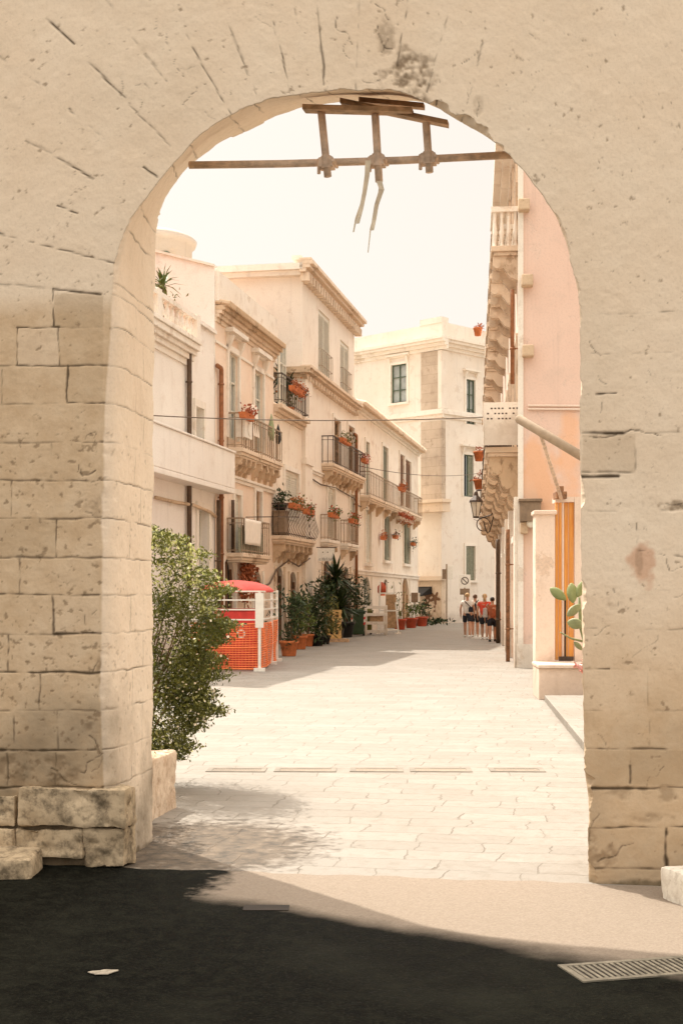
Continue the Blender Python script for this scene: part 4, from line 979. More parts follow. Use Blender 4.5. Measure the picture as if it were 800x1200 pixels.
# ================================================================== palazzo at the end of the street
EC = Vector((5.92, 81.0)); eL = Vector((-.72, .70)).normalized(); eR = Vector((.70, .72)).normalized()
EL = Fac(EC+eL*14, EC, None, 'corner_palazzo', 'large cream palazzo with a worn corner pilaster where the street bends', 'palazzo')
ER = Fac(EC, EC+eR*20, EL)
zE = 17.0
oL = [rect(EL, 458.5, 476.5, 427, 472)]; oR = [rect(ER, 545.5, 556, 445, 497), rect(ER, 542.5, 554, 533, 582), rect(ER, 545, 556, 640, 680), (9, 10.6, 10.6, 13.6), (9, 10.6, 5.5, 8.2), (9, 10.6, 1, 3.4), (15, 16.6, 10.6, 13.6), (15, 16.6, 5.5, 8.2)]
m = MB(); wall_face(m, 0, EL.L, 0, zE, oL); m.add([(0,0,0),(0,16,0),(0,16,zE),(0,0,zE)], [(0,1,2,3)]); m.add([(0,0,zE),(EL.L,0,zE),(EL.L,16,zE),(0,16,zE)], [(0,1,2,3)])
EL.part(m, 'wall', M['palazzo'])
m = MB(); wall_face(m, 0, ER.L, 0, zE-.003, oR); m.add([(ER.L,0,0),(ER.L,12,0),(ER.L,12,zE),(ER.L,0,zE)], [(0,1,2,3)]); ER.part(m, 'wall', M['palazzo'])
window(EL, oL[0], 'casement', 'green_paint', 'glass_pale', surround='trim', hood=1, y=.12)
window(ER, oR[0], 'casement', 'green_paint', 'glass_pale', surround='trim', hood=1, sill=False, y=.12)
window(ER, oR[1], 'ajar', 'green_paint', 'grey_shutter', surround='trim', hood=1, sill=False, y=.1)
window(ER, oR[2], 'shutters', 'grey_shutter', 'grey_shutter', y=.06, sill=True, surround='trim')
for q in oR[3:]: window(ER, q, 'shutters', 'grey_shutter', 'grey_shutter', surround='trim', hood=1)
for F_, ln in ((EL, EL.L), (ER, ER.L)):
    x0 = 0 if F_ is EL else .0
    cornice(F_, x0, ln+(.0 if F_ is ER else .55), zE-.75, [(.12,.2),(.3,.2),(.5,.16),(.6,.2)], 'cornice', 'trim')
    cornice(F_, x0, ln+(.0 if F_ is ER else .2), EL.z(460, 492)-.2, [(.1,.2),(.22,.22),(.12,.1)], 'string_course', 'trim')
m = MB(); m.box(2, EL.L+.1, -.05, .5, zE+.012, zE+.85); m.box(EL.x(493), EL.L+.08, -.10, .55, zE+.853, zE+1.2); EL.part(m, 'parapet', M['palazzo'])
m = MB(); m.box(-.02, ER.L, -.06, .5, zE+.015, zE+.9); ER.part(m, 'parapet', M['palazzo'])
m = MB(); zq = EL.z(505, 488)
m.box(EL.x(494), EL.L+.07, -.08, .3, zq+.4, zE-.78); m.box(EL.x(494), EL.L+.07, -.08, .3, EL.z(505, 590)+.003, zq-.3); EL.part(m, 'corner_pilaster', M['quoin'])
m = MB(); m.box(-.09, .55, -.085, .2, zq+.42, zE-.8); ER.part(m, 'corner_pilaster', M['palazzo'])
m = MB(); zz = EL.z(505, 590); m.box(EL.x(490), EL.L+.5, -.5, .2, zz-.55, zz); m.box(EL.x(490)-.1, EL.L+.6, -.62, .2, zz+.003, zz+.2); EL.part(m, 'stone_bracket', M['stone'])
m = MB(); m.box(EL.x(489), EL.L+.14, -.16, .2, 0, 2.55); m.box(EL.x(488.5), EL.L+.3, -.36, .2, 2.553, 2.8); EL.part(m, 'base_course', M['stone'])
# ---- round church lantern behind the white house
ct = thing('church_tower', 'round pale church tower with a small arched window above the roofs', 'tower', (W(176, 300, 62).x, 62, 0))
m = MB(); R_ = 1.9; ztop = W(0, 262, 60).z
m.lathe([(R_+.15, 0), (R_+.15, 11), (R_, 11.1), (R_, ztop-.55), (R_+.16, ztop-.5), (R_+.22, ztop-.3), (R_+.12, ztop-.2), (R_-.3, ztop+.0), (.3, ztop+.35), (.02, ztop+.4)], n=40)
m.build('wall', M['church'], ct, True)
for an in (-1.05, -2.2, .3):
    w_ = MB(); cs, sn = math.cos(an), math.sin(an); zz = ztop-2.15
    P2 = [(-.28, 0), (.28, 0), (.28, .75)]+[(.28*math.cos(x), .75+.28*math.sin(x)) for x in np.linspace(.3, PI-.3, 7)]+[(-.28, .75)]
    q = [(cs*(R_+.03)-sn*p, sn*(R_+.03)+cs*p, zz+h_) for p, h_ in P2]; q2 = [(cs*(R_-.3)-sn*p, sn*(R_-.3)+cs*p, zz+h_) for p, h_ in P2]; n_ = len(q)
    w_.add(q+q2, [list(range(n_)), list(range(n_, 2*n_))[::-1]]+[[i, (i+1)%n_, n_+(i+1)%n_, n_+i] for i in range(n_)])
    w_.build('window', M['green_paint'], ct)
# ================================================================== rose house on the right
RC = Vector((4.05, 31.0)); rdir = Vector((.096, 1.0)).normalized()
RS = Fac(RC+rdir*36, RC, None, 'rose_house', 'rose plastered corner house with stacked stone balconies along the street', 'house')
RF = Fac(RC, RC+Vector((rdir.y, -rdir.x))*9, RS)
zR = 13.2
def ry(Y): return RS.L-(Y-31.0)/rdir.y              # position along the street face for a distance Y
oS = []
Ys = [33.0, 35.8, 38.8, 42.0, 45.6, 49.6, 54.0, 58.8, 64.0]
for Y in Ys:
    x = ry(Y); oS += [(x-.55, x+.55, 9.95, 12.5), (x-.55, x+.55, 5.2, 7.7)]
oS += [(ry(Y)-.7, ry(Y)+.7, 0.02, 3.0) for Y in (35.2, 39.2, 43.7, 48.8, 54.5, 60.2)]
m = MB(); wall_face(m, 0, RS.L, 0, zR, oS); m.add([(0,0,0),(0,12,0),(0,12,zR),(0,0,zR)], [(0,1,2,3)]); RS.part(m, 'wall', M['rosetrim'])
for k, q in enumerate(oS): window(RS, q, 'shutters' if k < 18 else 'door', 'brown_paint' if k < 18 else 'orange_wood', 'brown_paint', surround='stone' if k < 18 else 'trim', sill=False, hood=0)
m = MB(); wall_face(m, .003, RF.L, 0, zR, []); m.add([(0,0,zR),(9,0,zR),(9,36,zR),(0,36,zR)], [(0,1,2,3)]); m.add([(9,0,0),(9,36,0),(9,36,zR),(9,0,zR)], [(0,1,2,3)]); RF.part(m, 'wall', M['rosewall'])
cornice(RS, 0, RS.L+.3, zR-.5, [(.1,.15),(.3,.15),(.5,.2)], 'cornice', 'trim'); 
m = MB(); m.box(.0, RF.L, -.3, .02, zR-.3, zR+.003); RF.part(m, 'cornice', M['trim'])
def slabbal(Y, z, w, proj, rail, cb):
    x = ry(Y); m = MB(); m.box(x-w/2, x+w/2, -proj, .02, z-.13, z); m.box(x-w/2+.06, x+w/2-.06, -proj+.06, .015, z-.22, z-.132)
    o = RS.part(m, 'balcony', M['stone'], bevel=.015)
    for s_ in ((-1, 1) if cb == 'block' else (-1, 0, 1)):
        xx = x+s_*(w/2-.25)
        if cb == 'scroll': corbel_mb(xx, .22, proj*.92, z-.222, 1.05).build('corbel', M['stone_dark'], o)
        else:
            c_ = MB(); c_.prism([(.0, z-.223), (-proj*.93, z-.223), (-proj*.93, z-.40), (-proj*.7, z-.52), (-proj*.55, z-.50), (-proj*.3, z-.72), (0, z-.80)], 'x', xx-.13, xx+.13); c_.tube([(xx-.15, -proj*.78, z-.40), (xx+.15, -proj*.78, z-.40)], .11, 10)
            c_.build('corbel', M['stone'], o)
    if rail == 'stone':
        r_ = MB(); n = int(w/.16)
        for k in range(n): r_.lathe([(.05,.0),(.03,.08),(.06,.3),(.03,.6),(.05,.8)], (x-w/2+.1+(w-.2)*k/(n-1), -proj+.09, z), 8)
        for yy in np.arange(-proj+.25, -.05, .16):
            for s_ in (-1, 1): r_.lathe([(.05,.0),(.03,.08),(.06,.3),(.03,.6),(.05,.8)], (x+s_*(w/2-.09), yy, z), 8)
        r_.box(x-w/2, x+w/2, -proj, -proj+.2, z+.8, z+.92); r_.box(x-w/2, x-w/2+.19, -proj+.202, 0, z+.8, z+.92); r_.box(x+w/2-.19, x+w/2, -proj+.202, 0, z+.8, z+.92); r_.build('balustrade', M['trim'], o)
    else: railing_mb(x-w/2, x+w/2, proj, z, 1.0, .14, .012).build('railing', M[rail], o)
    return o
for k, Y in enumerate(Ys): slabbal(Y, 9.9, 1.75, .64, 'stone' if k == 0 else 'iron_grey', 'block')
for k, Y in enumerate(Ys): slabbal(Y, 5.15, 1.85, .78, 'iron', 'scroll')
for Y in (31.35, 35.2+1.2, 39.2+1.2, 43.7+1.3, 48.8+1.4, 54.5+1.4):
    m = MB(); x = ry(Y); m.box(x-.28, x+.28, -.13, .01, 0, 3.9); RS.part(m, 'pilaster', M['trim'])
m = MB(); m.box(-.05, .07, -.05, .02, .0, zR-.3); m.box(-.07, .36, -.07, .015, 0.002, .55); RF.part(m, 'corner_pilaster', M['trim'])
for (px, py) in ((613, 243), (617, 331), (618, 413)):
    m = MB(); x = RF.x(px); z = RF.z(px, py); m.box(x-.13, x+.13, -.3, .01, z-.13, z+.13); RF.part(m, 'stone_stub', M['stone_dark'], bevel=.03)
for Y, mt in ((34.0, 'iron_rust'), (47.3, 'pipe_dark')): downpipe(RS, ry(Y), 0.0, 3.3 if Y < 40 else 3.6, mt, .052 if Y < 40 else .075, .2, False)
downpipe(RS, ry(31.9), 6.6, 8.8, 'pipe_brown', .05, .15, False)
m = MB(); xa, xb = RF.x(608.5, .2), RF.x(633, .2); m.box(xa, xb, -.34, .01, RF.z(620, 611, .3), RF.z(620, 588, .3)); m.box(xa-.03, xb+.03, -.38, .012, RF.z(620, 588, .3)+.002, RF.z(620, 586, .3)+.03)
o = RF.part(m, 'shutter_box', M['metal_box'], bevel=.012)
m = MB(); m.box(RF.x(609), RF.x(618), -.2, .01, RF.z(614, 626), RF.z(614, 612)); RF.part(m, 'stone_stub', M['stone_dark'], bevel=.03)
m = MB(); m.tube([(RF.x(621), -.02, RF.z(621, 612)), (RF.x(621), -.16, RF.z(621, 611))], .02, 6); m.ball((RF.x(621), -.2, RF.z(621, 614)), .1, .1, .1); RF.part(m, 'wall_lamp', M['lamp_glass'], True)
for py in (475.5, 479.5): 
    m = MB(); m.tube([(RF.x(618), -.04, RF.z(618, py)), (RF.x(760), -.04, RF.z(760, py+1))], .025, 6); RF.part(m, 'conduit', M['rosetrim'])
# ---- side gateway with the orange door, in front of the rose wall
SGY = 22.6
sg = thing('yard_gateway', 'low rose yard gateway with a plinth and tall orange boarded door', 'gateway', (W(638, 698, SGY).x, SGY, 0), -.05)
k_ = SGY/FPX; X0 = lambda px: (px-638)*k_; Zz = lambda py: EYE+(HY-py)*k_
m = MB(); m.box(X0(627), X0(650), 0, .5, 0, Zz(601)); m.box(X0(625), X0(652), -.04, .5, Zz(603), Zz(598)); m.build('pier', M['rosetrim'], sg, bevel=.015)
m = MB(); m.box(X0(673), X0(740), .05, .5, 0, Zz(582)); m.box(X0(650)+.004, X0(673)-.004, .06, .5, Zz(588), Zz(582)); m.build('wall', M['rosetrim'], sg)
m = MB(); m.box(X0(624), X0(700), -1.05, -.001, 0, .50); m.box(X0(623), X0(700), -1.1, -.0015, .503, .56); m.build('plinth', M['rosetrim'], sg, bevel=.012)
d_ = MB(); xs_ = [X0(q) for q in (650.7, 654.6, 658.8, 661.2, 666.5, 672.8)]
for i, (a, b) in enumerate(zip(xs_, xs_[1:])):
    if i == 2: continue
    d_.box(a+.004, b-.004, .12+.012*(i % 2), .17, .58, Zz(588)-.005)
o = d_.build('door', M['orange_wood'], sg, bevel=.006)
e_ = MB(); e_.box(xs_[2]+.004, xs_[3]-.004, .11, .165, .58, Zz(588)-.005); e_.build('door_post', M['rosetrim'], o)
e_ = MB(); e_.box(X0(661.6), X0(663.2), .09, .105, .6, Zz(700)); e_.build('door_gap', M['dark'], o)
e_ = MB(); e_.box(X0(655), X0(672), .08, .108, .565, .64); e_.build('iron_sill', M['iron'], o)
aw = thing('rolled_awning', 'long rolled canvas awning on a slanting arm beside the rose wall', 'awning', (0, 0, 0))
def wp(px, py, Y): return W(px, py, Y)
m = MB(); a, b = wp(606, 490, 21.4), wp(700, 546, 20.4); d = (b-a).normalized(); m.tube([a-d*.03, a, a+d*.04, b], [.02, .058, .072, .072], 14); m.build('canvas_roll', M['awning'], aw, True)
m = MB(); m.tube([wp(633, 509, 21.1), wp(657, 584, 22.5)], .032, 8); m.build('arm', M['scaffold'], aw, True)
m = MB(); p = wp(657, 581, 22.55); m.box(p.x-.09, p.x+.09, p.y-.05, p.y+.3, p.z-.05, p.z+.07); m.box(p.x-.04, p.x+.04, p.y-.04, p.y+.04, p.z+.072, p.z+.16); m.build('bracket', M['iron_rust'], aw, bevel=.01)

# ================================================================== plants
def leafmat(name, a, b, trans=.35):
    t = NT(name); f = t.noise(9, 4, .6)
    c = t.mix(t.ramp(f, [(.3, 0.0), (.7, 1.0)]), a, b)
    t.done(c, .5, None, .35)
    tr = t.n.new('ShaderNodeBsdfTranslucent'); t.link(c, tr.inputs['Color'])
    mx = t.n.new('ShaderNodeMixShader'); mx.inputs[0].default_value = trans
    out = t.n['Material Output']; t.link(t.b.outputs[0], mx.inputs[1]); t.link(tr.outputs[0], mx.inputs[2]); t.link(mx.outputs[0], out.inputs[0]); M[name] = t.m
leafmat('bush_leaf', (.034,.046,.008), (.17,.17,.03), .38); leafmat('bush_leaf_pale', (.36,.38,.11), (.55,.54,.24), .45)
leafmat('cactus_pad', (.28,.33,.13), (.40,.44,.22), .35)
bu = thing('flowering_shrub', 'big loose green shrub with tiny pale flowers behind the left pier', 'shrub', (-1.85, 11.7, 0))
BX = np.array([-1.85, 11.7, 0])
def local(px, py, Y): w_ = W(px, py, Y); return (w_.x+1.85, w_.y-11.7, w_.z)
m = MB(); tips = []
for k in range(22):
    while True:
        py_ = random.uniform(650, 800); w0 = local(random.uniform(150, 232 if py_ > 690 else 205), py_, 11.7)
        break
    zt = w0[2]; x = w0[0]; y = random.uniform(-.35, .35)
    p0 = (random.uniform(-.06, .1), random.uniform(-.08, .08), 0); p1 = (x*.45, y*.4, zt*.5); p2 = (x*.85, y*.9, zt*.88); p3 = (x*.97, y*1.05, zt)
    m.tube([p0, p1, p2, p3], [.013, .009, .005, .002], 5); tips.append(((p1), (p2), (p3)))
m.build('stem', M['stem'], bu)
def spray_pts(n, lo, hi):
    out = []
    while len(out) < n:
        py = random.uniform(615, 890); Y = 11.7+random.gauss(0, .28)
        # silhouette of the shrub against the street
        keys = [(612, 182, 186), (628, 180, 212), (645, 178, 232), (660, 178, 250), (690, 176, 264), (730, 176, 268), (770, 175, 262), (800, 174, 258), (830, 174, 256), (850, 176, 244), (870, 182, 226), (892, 190, 212)]
        for q, r in zip(keys, keys[1:]):
            if q[0] <= py <= r[0]:
                f = (py-q[0])/(r[0]-q[0]); xr = q[2]+(r[2]-q[2])*f; break
        else: continue
        xr += -5+9*math.sin(py*.13)+7*math.sin(py*.31+1)
        px = xr-abs(random.gauss(0, 1))*40 if random.random() < .55 else random.uniform(130, xr)
        px += random.gauss(0, 6)
        if not (lo <= py <= hi): continue
        out.append(local(px, py, Y))
    return np.array(out)
pts = np.concatenate([spray_pts(17000, 600, 900), spray_pts(12000, 690, 835), spray_pts(3500, 800, 892)])
cl = fbm(pts*5.0, 5, 3); pts = pts[cl > -.10]
f = MB(); leaf_cloud(f, pts, .038, up=.15, aspect=.42); f.build('foliage', M['bush_leaf'], bu, recalc=False)
pts = blob_points(3200, (-2.02, 1.65, 1.0), (.26, .75, .85), 22)                     # unseen foliage added behind the pier to shade the paving in front
pts = np.array([tuple(GW.w(*p)-Vector((-1.85, 11.7, 0))) for p in pts if p[0] < -1.76 and p[1] > 1.0])
f = MB(); leaf_cloud(f, pts, .05, up=.15, aspect=.42); f.build('foliage', M['bush_leaf'], bu, recalc=False)  # the added unseen foliage, there to shade the paving
pts = np.concatenate([spray_pts(2300, 600, 720), spray_pts(700, 720, 810), spray_pts(1200, 812, 900)]); cl = fbm(pts*7, 8, 3); pts = pts[cl > -.05]
f = MB(); leaf_cloud(f, pts, .04, up=.5, aspect=.42); f.build('highlight_foliage', M['bush_leaf_pale'], bu, recalc=False)  # paler leaves carry the shrub's sunlit highlights in their colour
pts = np.concatenate([spray_pts(260, 640, 820), spray_pts(420, 800, 892)])
f = MB(); leaf_cloud(f, pts, .022, aspect=1.0); f.build('blossom', M['flower_white'], bu, recalc=False)
# prickly pear growing from the back of the right pier
cp = thing('prickly_pear', 'small prickly pear with flat green pads beside the right pier edge', 'cactus', GW.w(1.475, .75, 1.05), GW.ang)
CPi = GW.Mw.inverted()
def cpl(px, py, Y): v = CPi @ W(px, py, Y); return v-Vector((1.475, .75, 1.05))
m = MB(); m.tube([cpl(690, 770, 8.55), cpl(680, 735, 8.5), cpl(678, 700, 8.5)], [.016, .013, .008], 7); m.tube([cpl(684, 752, 8.5), cpl(668, 748, 8.45), cpl(656, 741, 8.42)], [.008, .006, .004], 6); m.build('stem', M['leaf_blue'], cp, True)
for (x0, y0, x1, y1, w_, mt) in ((663, 703, 644, 689, .055, 'cactus_pad'), (671, 707, 669, 683, .06, 'cactus_pad'), (680, 708, 664, 722, .05, 'leaf_blue'), (684, 733, 664, 729, .06, 'leaf_blue'), (676, 700, 685, 680, .05, 'cactus_pad'), (682, 762, 672, 752, .03, 'leaf_blue')):
    a = cpl(x0, y0, 8.45+random.uniform(-.04, .04)); b = cpl(x1, y1, 8.45+random.uniform(-.05, .05)); L = (b-a).length; d = (b-a).normalized()
    sd = Vector((d.z, random.uniform(-.3, .3), -d.x)).normalized(); nn = d.cross(sd).normalized(); m = MB(); nu, nv = 10, 10
    for i in range(nu+1):
        th = PI*i/nu
        for j in range(nv):
            ph = 2*PI*j/nv; rr = math.sin(th); wt = w_*.50*(1.0+.18*math.cos(th-2.2))*(.55+.45*math.sin(th))
            m.v.append(tuple(a+d*(L*.5*(1-math.cos(th)))+sd*(wt*rr*math.cos(ph))+nn*(.011*rr*math.sin(ph))))
    for i in range(nu):
        for j in range(nv): m.f.append([i*nv+j, i*nv+(j+1)%nv, (i+1)*nv+(j+1)%nv, (i+1)*nv+j])
    m.build('pad', M[mt], cp, True)
m = MB()
for (px, py) in ((683, 777), (676, 780), (688, 783), (682, 786), (690, 770)): leaf_cloud(m, np.tile(np.array(cpl(px, py, 8.42)), (9, 1)), .03, aspect=.8)
m.build('blossom', M['flower_pink'], cp, recalc=False)

# ---- pots along the left-hand houses
PG = 'plants in pots before the narrow house'
def pp(px, py): g = G(px, py); return (g.x, g.y, .004)
potted_plant('potted_shrub', 'leafy shrub in the largest terracotta pot, next to the orange net', 'potted plant', pp(338.5, 769), .25, .42, 'terracotta', .42, 1.35, 520, .15, 'leaf_dark', PG, None, 7)
potted_plant('potted_shrub', 'bushy plant in a paler terracotta pot, second from the orange net', 'potted plant', pp(351.5, 761), .22, .42, 'terracotta', .40, 1.3, 460, .15, 'leaf', PG, None, 6)
potted_plant('potted_shrub', 'plant in a small dark terracotta pot, third from the orange net', 'potted plant', pp(361, 757.5), .19, .40, 'terracotta', .40, 1.35, 420, .16, 'leaf_dark', PG, None, 6)
potted_plant('potted_shrub', 'tall dark green shrub in a black tub left of the yucca', 'potted plant', pp(371, 757), .25, .34, 'black', .52, 1.9, 640, .19, 'leaf_dark', PG, None, 7)
potted_plant('potted_shrub', 'spreading leafy bush in a black tub with arching pale blades', 'potted plant', pp(380, 755), .22, .3, 'black', .50, 1.2, 420, .2, 'leaf_olive', PG, None, 7, .22)
potted_plant('potted_shrub', 'dense dark bush behind the wooden pallet', 'potted plant', pp(404, 747), .38, .62, 'black', .60, 1.65, 700, .2, 'leaf_dark', PG, None, 7)
potted_plant('potted_shrub', 'small flowering shrub in a tub behind the green bins', 'potted plant', pp(416, 743.5), .3, .7, 'black', .55, 1.9, 360, .17, 'leaf_dark', PG, 'flower_white', 7)
def yucca(name, label, cat, loc, trunks, n, L, mat='leaf_dark', tub=None, group=None):
    t_ = thing(name, label, cat, loc, 0, group)
    if tub:
        m = MB(); m.lathe([(tub[0]*.8, 0), (tub[0], tub[1]), (tub[0]*.9, tub[1]), (.01, tub[1]*.9)], n=18); m.build('pot', M['black'], t_, True)
    m = MB()
    for (x, y, z) in trunks: m.tube([(x*.3, y*.3, 0.02), (x*.6, y*.6, z*.5), (x, y, z)], [.075, .06, .05], 9)
    m.build('trunk', M['stem'], t_, True)
    f = MB()
    for (x, y, z) in trunks:
        for k in range(n):
            el = random.uniform(-.7, 1.45); az = random.uniform(0, 2*PI); l = L*random.uniform(.7, 1.1)
            d = Vector((math.cos(az)*math.cos(el), math.sin(az)*math.cos(el), math.sin(el))); s_ = Vector((-math.sin(az), math.cos(az), 0))*.034*L/.6
            b = Vector((x, y, z+random.uniform(-.18, .05))); mid = b+d*l*.5+Vector((0, 0, .03)); tip = b+d*l-Vector((0, 0, .12*l))
            f.add([b-s_*.6, b+s_*.6, mid+s_, tip, mid-s_], [(0, 1, 2, 4), (4, 2, 3)])
    f.build('leaves', M[mat], t_, recalc=False); return t_
g = G(393, 751)
yucca('yucca', 'tall spiky yucca rising over the pots and the pallet', 'yucca', (g.x, g.y, .004), [(.02, 0, 2.35), (-.22, .1, 1.65), (.15, -.1, 1.3)], 120, .95, 'leaf_dark', (.32, .45))
# terrace greenery
g = A.w(2.4, -.0, 8.4); yucca('terrace_palm', 'small bright green palm on the white house terrace', 'palm', A.w(A.x(206), .35, 8.36), [(0, 0, 1.25)], 46, .6, 'leaf')
potted_plant('terrace_plant', 'scrambling plant spilling over the balustrade of the white house', 'potted plant', A.w(A.x(194), .5, 8.36), .25, .35, 'terracotta', .8, .95, 520, .13, 'leaf_olive', None, None, 6)
yucca('terrace_yucca', 'dark spiky plant on the narrow house terrace under the tall house', 'yucca', N_.w(N_.x(345), .5, zT+.01), [(0, 0, 1.35), (.25, .1, 1.0)], 60, .65, 'leaf_dark', (.25, .4))
potted_plant('terrace_plant', 'bush trailing over the terrace corner of the narrow house', 'potted plant', N_.w(N_.x(352), .45, zT+.01), .2, .35, 'terracotta', .42, .8, 160, .13, 'leaf_olive', None, 'flower_orange', 5)
# flower boxes on balconies
FB = 'flower boxes on the balcony railings'
flower_box(B, B.x(290, .55), -.53, zb1+.82, 1.0, 'orange-red flower box on the railing of the upper peach balcony', 'flower_red', 'leaf_red', FB, .15)
flower_box(N_, N_.x(347, .55), -.53, zn+.92, 1.5, 'long orange flower box on the black ornate balcony', 'flower_orange', 'leaf_olive', FB, .3)
flower_box(N_, N_.x(362, .55), -.53, zn+.86, 1.1, 'reddish flower box at the right end of the black ornate balcony', 'flower_red', 'leaf_olive', FB, .45)
flower_box(N_, N_.x(349, .35), -.32, zT+.55, 1.6, 'orange flower box on the slanting terrace rail', 'flower_orange', 'leaf_red', FB, .4)
flower_box(C, C.x(391, .4), -.4, za+.85, 1.3, 'red flower box on the small balcony left of the rusty downpipe pair', 'flower_red', 'leaf', FB, .3)
flower_box(C, C.x(414, .4), -.4, za+.85, 1.3, 'red flower box on the small balcony nearest the brown downpipe', 'flower_red', 'leaf', FB, .3)
flower_box(C, C.x(427, .5)-.1, -.53, zc2+.62, .8, 'pinkish flowers at the far end of the big stone balcony', 'flower_pink', 'leaf_red', FB, .3)
flower_box(C, C.x(405, .55), -.53, zc2+.95, 1.6, 'pale flowers along the middle of the big stone balcony', 'flower_white', 'leaf_olive', FB, .2)
flower_box(D, D.x(471, .55), -.53, zd+.85, 1.4, 'orange flower box in front of the brown balcony doors', 'flower_orange', 'leaf_red', FB, .25)
flower_box(D, D.x(474, .4), -.42, zd-.62, 5.0, 'red flowers hanging under the long balcony slab', 'flower_red', 'leaf_red', FB, .35, 'stone')
flower_box(D, D.x(449, .2), -.2, D.z(449, 634), .7, 'small orange flower pot hung by the middle window of the long house', 'flower_orange', 'leaf_red', FB, .2)
flower_box(D, D.x(463, .25), -.25, D.z(463, 633), .8, 'dark flower pot hung between the middle windows of the long house', 'flower_pink', 'leaf_dark', FB, .3)
flower_box(D, D.x(484, .25), -.25, D.z(484, 641), .8, 'dark trailing pot hung right of the last middle window', 'flower_white', 'leaf_dark', FB, .5)
for px, py, Y, lab in ((563, 388, 62, 'terracotta pot hung highest on the far rose balconies'), (563, 534, 52, 'terracotta pot hung above the wall lantern'), (563.5, 567, 50, 'terracotta pot hung just over the wall lantern')):
    x = ry(Y); t_ = thing('hanging_pot', lab, 'pot', RS.w(x, -.84, W(px, py, Y).z-.2), RS.ang, 'terracotta pots on the rose balconies')
    m = MB(); m.lathe([(.14, 0), (.2, .3), (.22, .3), (.22, .37), (.18, .37)], n=14); m.build('pot', M['terracotta'], t_, True); m = MB(); leaf_cloud(m, blob_points(60, (0, 0, .45), (.22, .22, .18), 6), .12); m.build('foliage', M['leaf_red'], t_, recalc=False)
cl_ = thing('climbing_plant', 'reddish climbing plant under the grey balcony of the peach house', 'climbing plant', B.w(B.x(280), -.12, B.z(280, 690)), B.ang)
m = MB(); m.tube([(0, 0, -1.6), (.1, -.03, -.5), (-.1, -.02, .4), (.2, -.05, .9)], [.02, .016, .012, .006], 6); m.build('stem', M['stem'], cl_); m = MB()
leaf_cloud(m, blob_points(380, (0, -.12, .25), (.9, .16, .6), 12), .15, aspect=.6); m.build('foliage', M['leaf_red'], cl_, recalc=False)
# ---- pots at the far end
RG = 'red plant pots by the long house'
for k, (px, py, lab) in enumerate(((468, 738, 'red pot with a thin green plant next to the white easel'), (481.5, 736, 'middle red plant pot below the arched tan door'), (494, 734, 'red plant pot furthest right by the graffiti wall'))):
    potted_plant('red_potted_plant', lab, 'potted plant', pp(px, py), .32, .52, 'red_pot', .45, [1.4, .9, .8][k], [120, 160, 190][k], .2, ['leaf_olive', 'leaf', 'leaf_dark'][k], RG, [None, 'flower_white', None][k], 5)
g = G(505, 733.5); t_ = thing('weed_clump', 'low dark weeds at the foot of the graffiti wall', 'weeds', (g.x, g.y, .004)); m = MB(); leaf_cloud(m, blob_points(260, (0, 0, .15), (1.3, .4, .22), 9), .22, up=.5); m.build('foliage', M['leaf_dark'], t_, recalc=False)

# ================================================================== things in the street
bar_ = thing('site_barrier', 'work-site barrier of orange plastic net and white rails round the red booth', 'barrier', (-1.78, 29.7, .004))
ptsB = [(-1.55, .35), (0, 0), (.17, 4.5)]
def frame_rail(a, b, z, w_=.03): m = MB(); m.bar((*a, z), (*b, z), w_); return m
def net(a, b, z0, z1):
    m = MB(); a = Vector((*a, 0)); b = Vector((*b, 0)); L = (b-a).length; d = (b-a)/L; nz = Vector((-d.y, d.x, 0))
    sag = lambda s, z: nz*(.03*math.sin(s*3.1+z*4)+.02*math.sin(s*9))+Vector((0, 0, -.03*abs(math.sin(s*PI/ max(L, .1)))*(z/z1)))
    rows = int((z1-z0)/.052); cols = max(2, int(L/.075))
    for r_ in range(rows+1):
        z = z0+(z1-z0)*r_/rows; p = [a+d*(L*i/24)+Vector((0, 0, z))+sag(L*i/24, z) for i in range(25)]
        m.tube(p, .011 if r_ not in (0, rows//2, rows) else .019, 4, False)
    for c_ in range(cols+1):
        s_ = L*c_/cols; m.tube([a+d*s_+Vector((0, 0, z))+sag(s_, z) for z in np.linspace(z0, z1, 6)], .006, 4, False)
    return m
for p in ((-1.55, .35), (0, 0), (.11, 3.0), (.17, 4.5)):
    m = MB(); m.box(p[0]-.03, p[0]+.03, p[1]-.03, p[1]+.03, 0, 1.78 if p != (0, 0) else 1.72); m.box(p[0]-.12, p[0]+.12, p[1]-.1, p[1]+.1, 0.001, .07); m.build('post', M['white_paint'], bar_)
for a, b in ((ptsB[0], ptsB[1]), (ptsB[1], ptsB[2])):
    for z in (1.12, 1.34, 1.55, 1.74): frame_rail(a, b, z).build('rail', M['white_paint'], bar_)
    net(a, b, .05, 1.04).build('net', M['orange_net'], bar_)
m = MB(); m.box(-.09, .09, -.06, -.035, .95, 1.7); m.build('white_board', M['white_paint'], bar_)
kb = thing('red_booth', 'red street booth with a rounded faded canopy behind the orange net', 'booth', (-2.42, 31.4, .004), .1)
m = MB(); m.box(-.5, .5, -.45, .45, 0, 1.3); m.box(-.53, .53, -.48, .48, 1.302, 1.35); m.build('body', M['red_paint'], kb, bevel=.03)
m = MB(); 
for x in (-.47, .47):
    for y in (-.42, .42): m.box(x-.025, x+.025, y-.025, y+.025, 1.351, 1.8)
m.build('post', M['white_paint'], kb)
m = MB(); m.lathe([(.92, 1.72), (.95, 1.76), (.82, 1.86), (.5, 1.96), (.1, 2.0), (.02, 2.0), (.3, 1.92), (.8, 1.78)], n=28, sx=.92, sy=.8); m.build('canopy', M['pink_canvas'], kb, True)
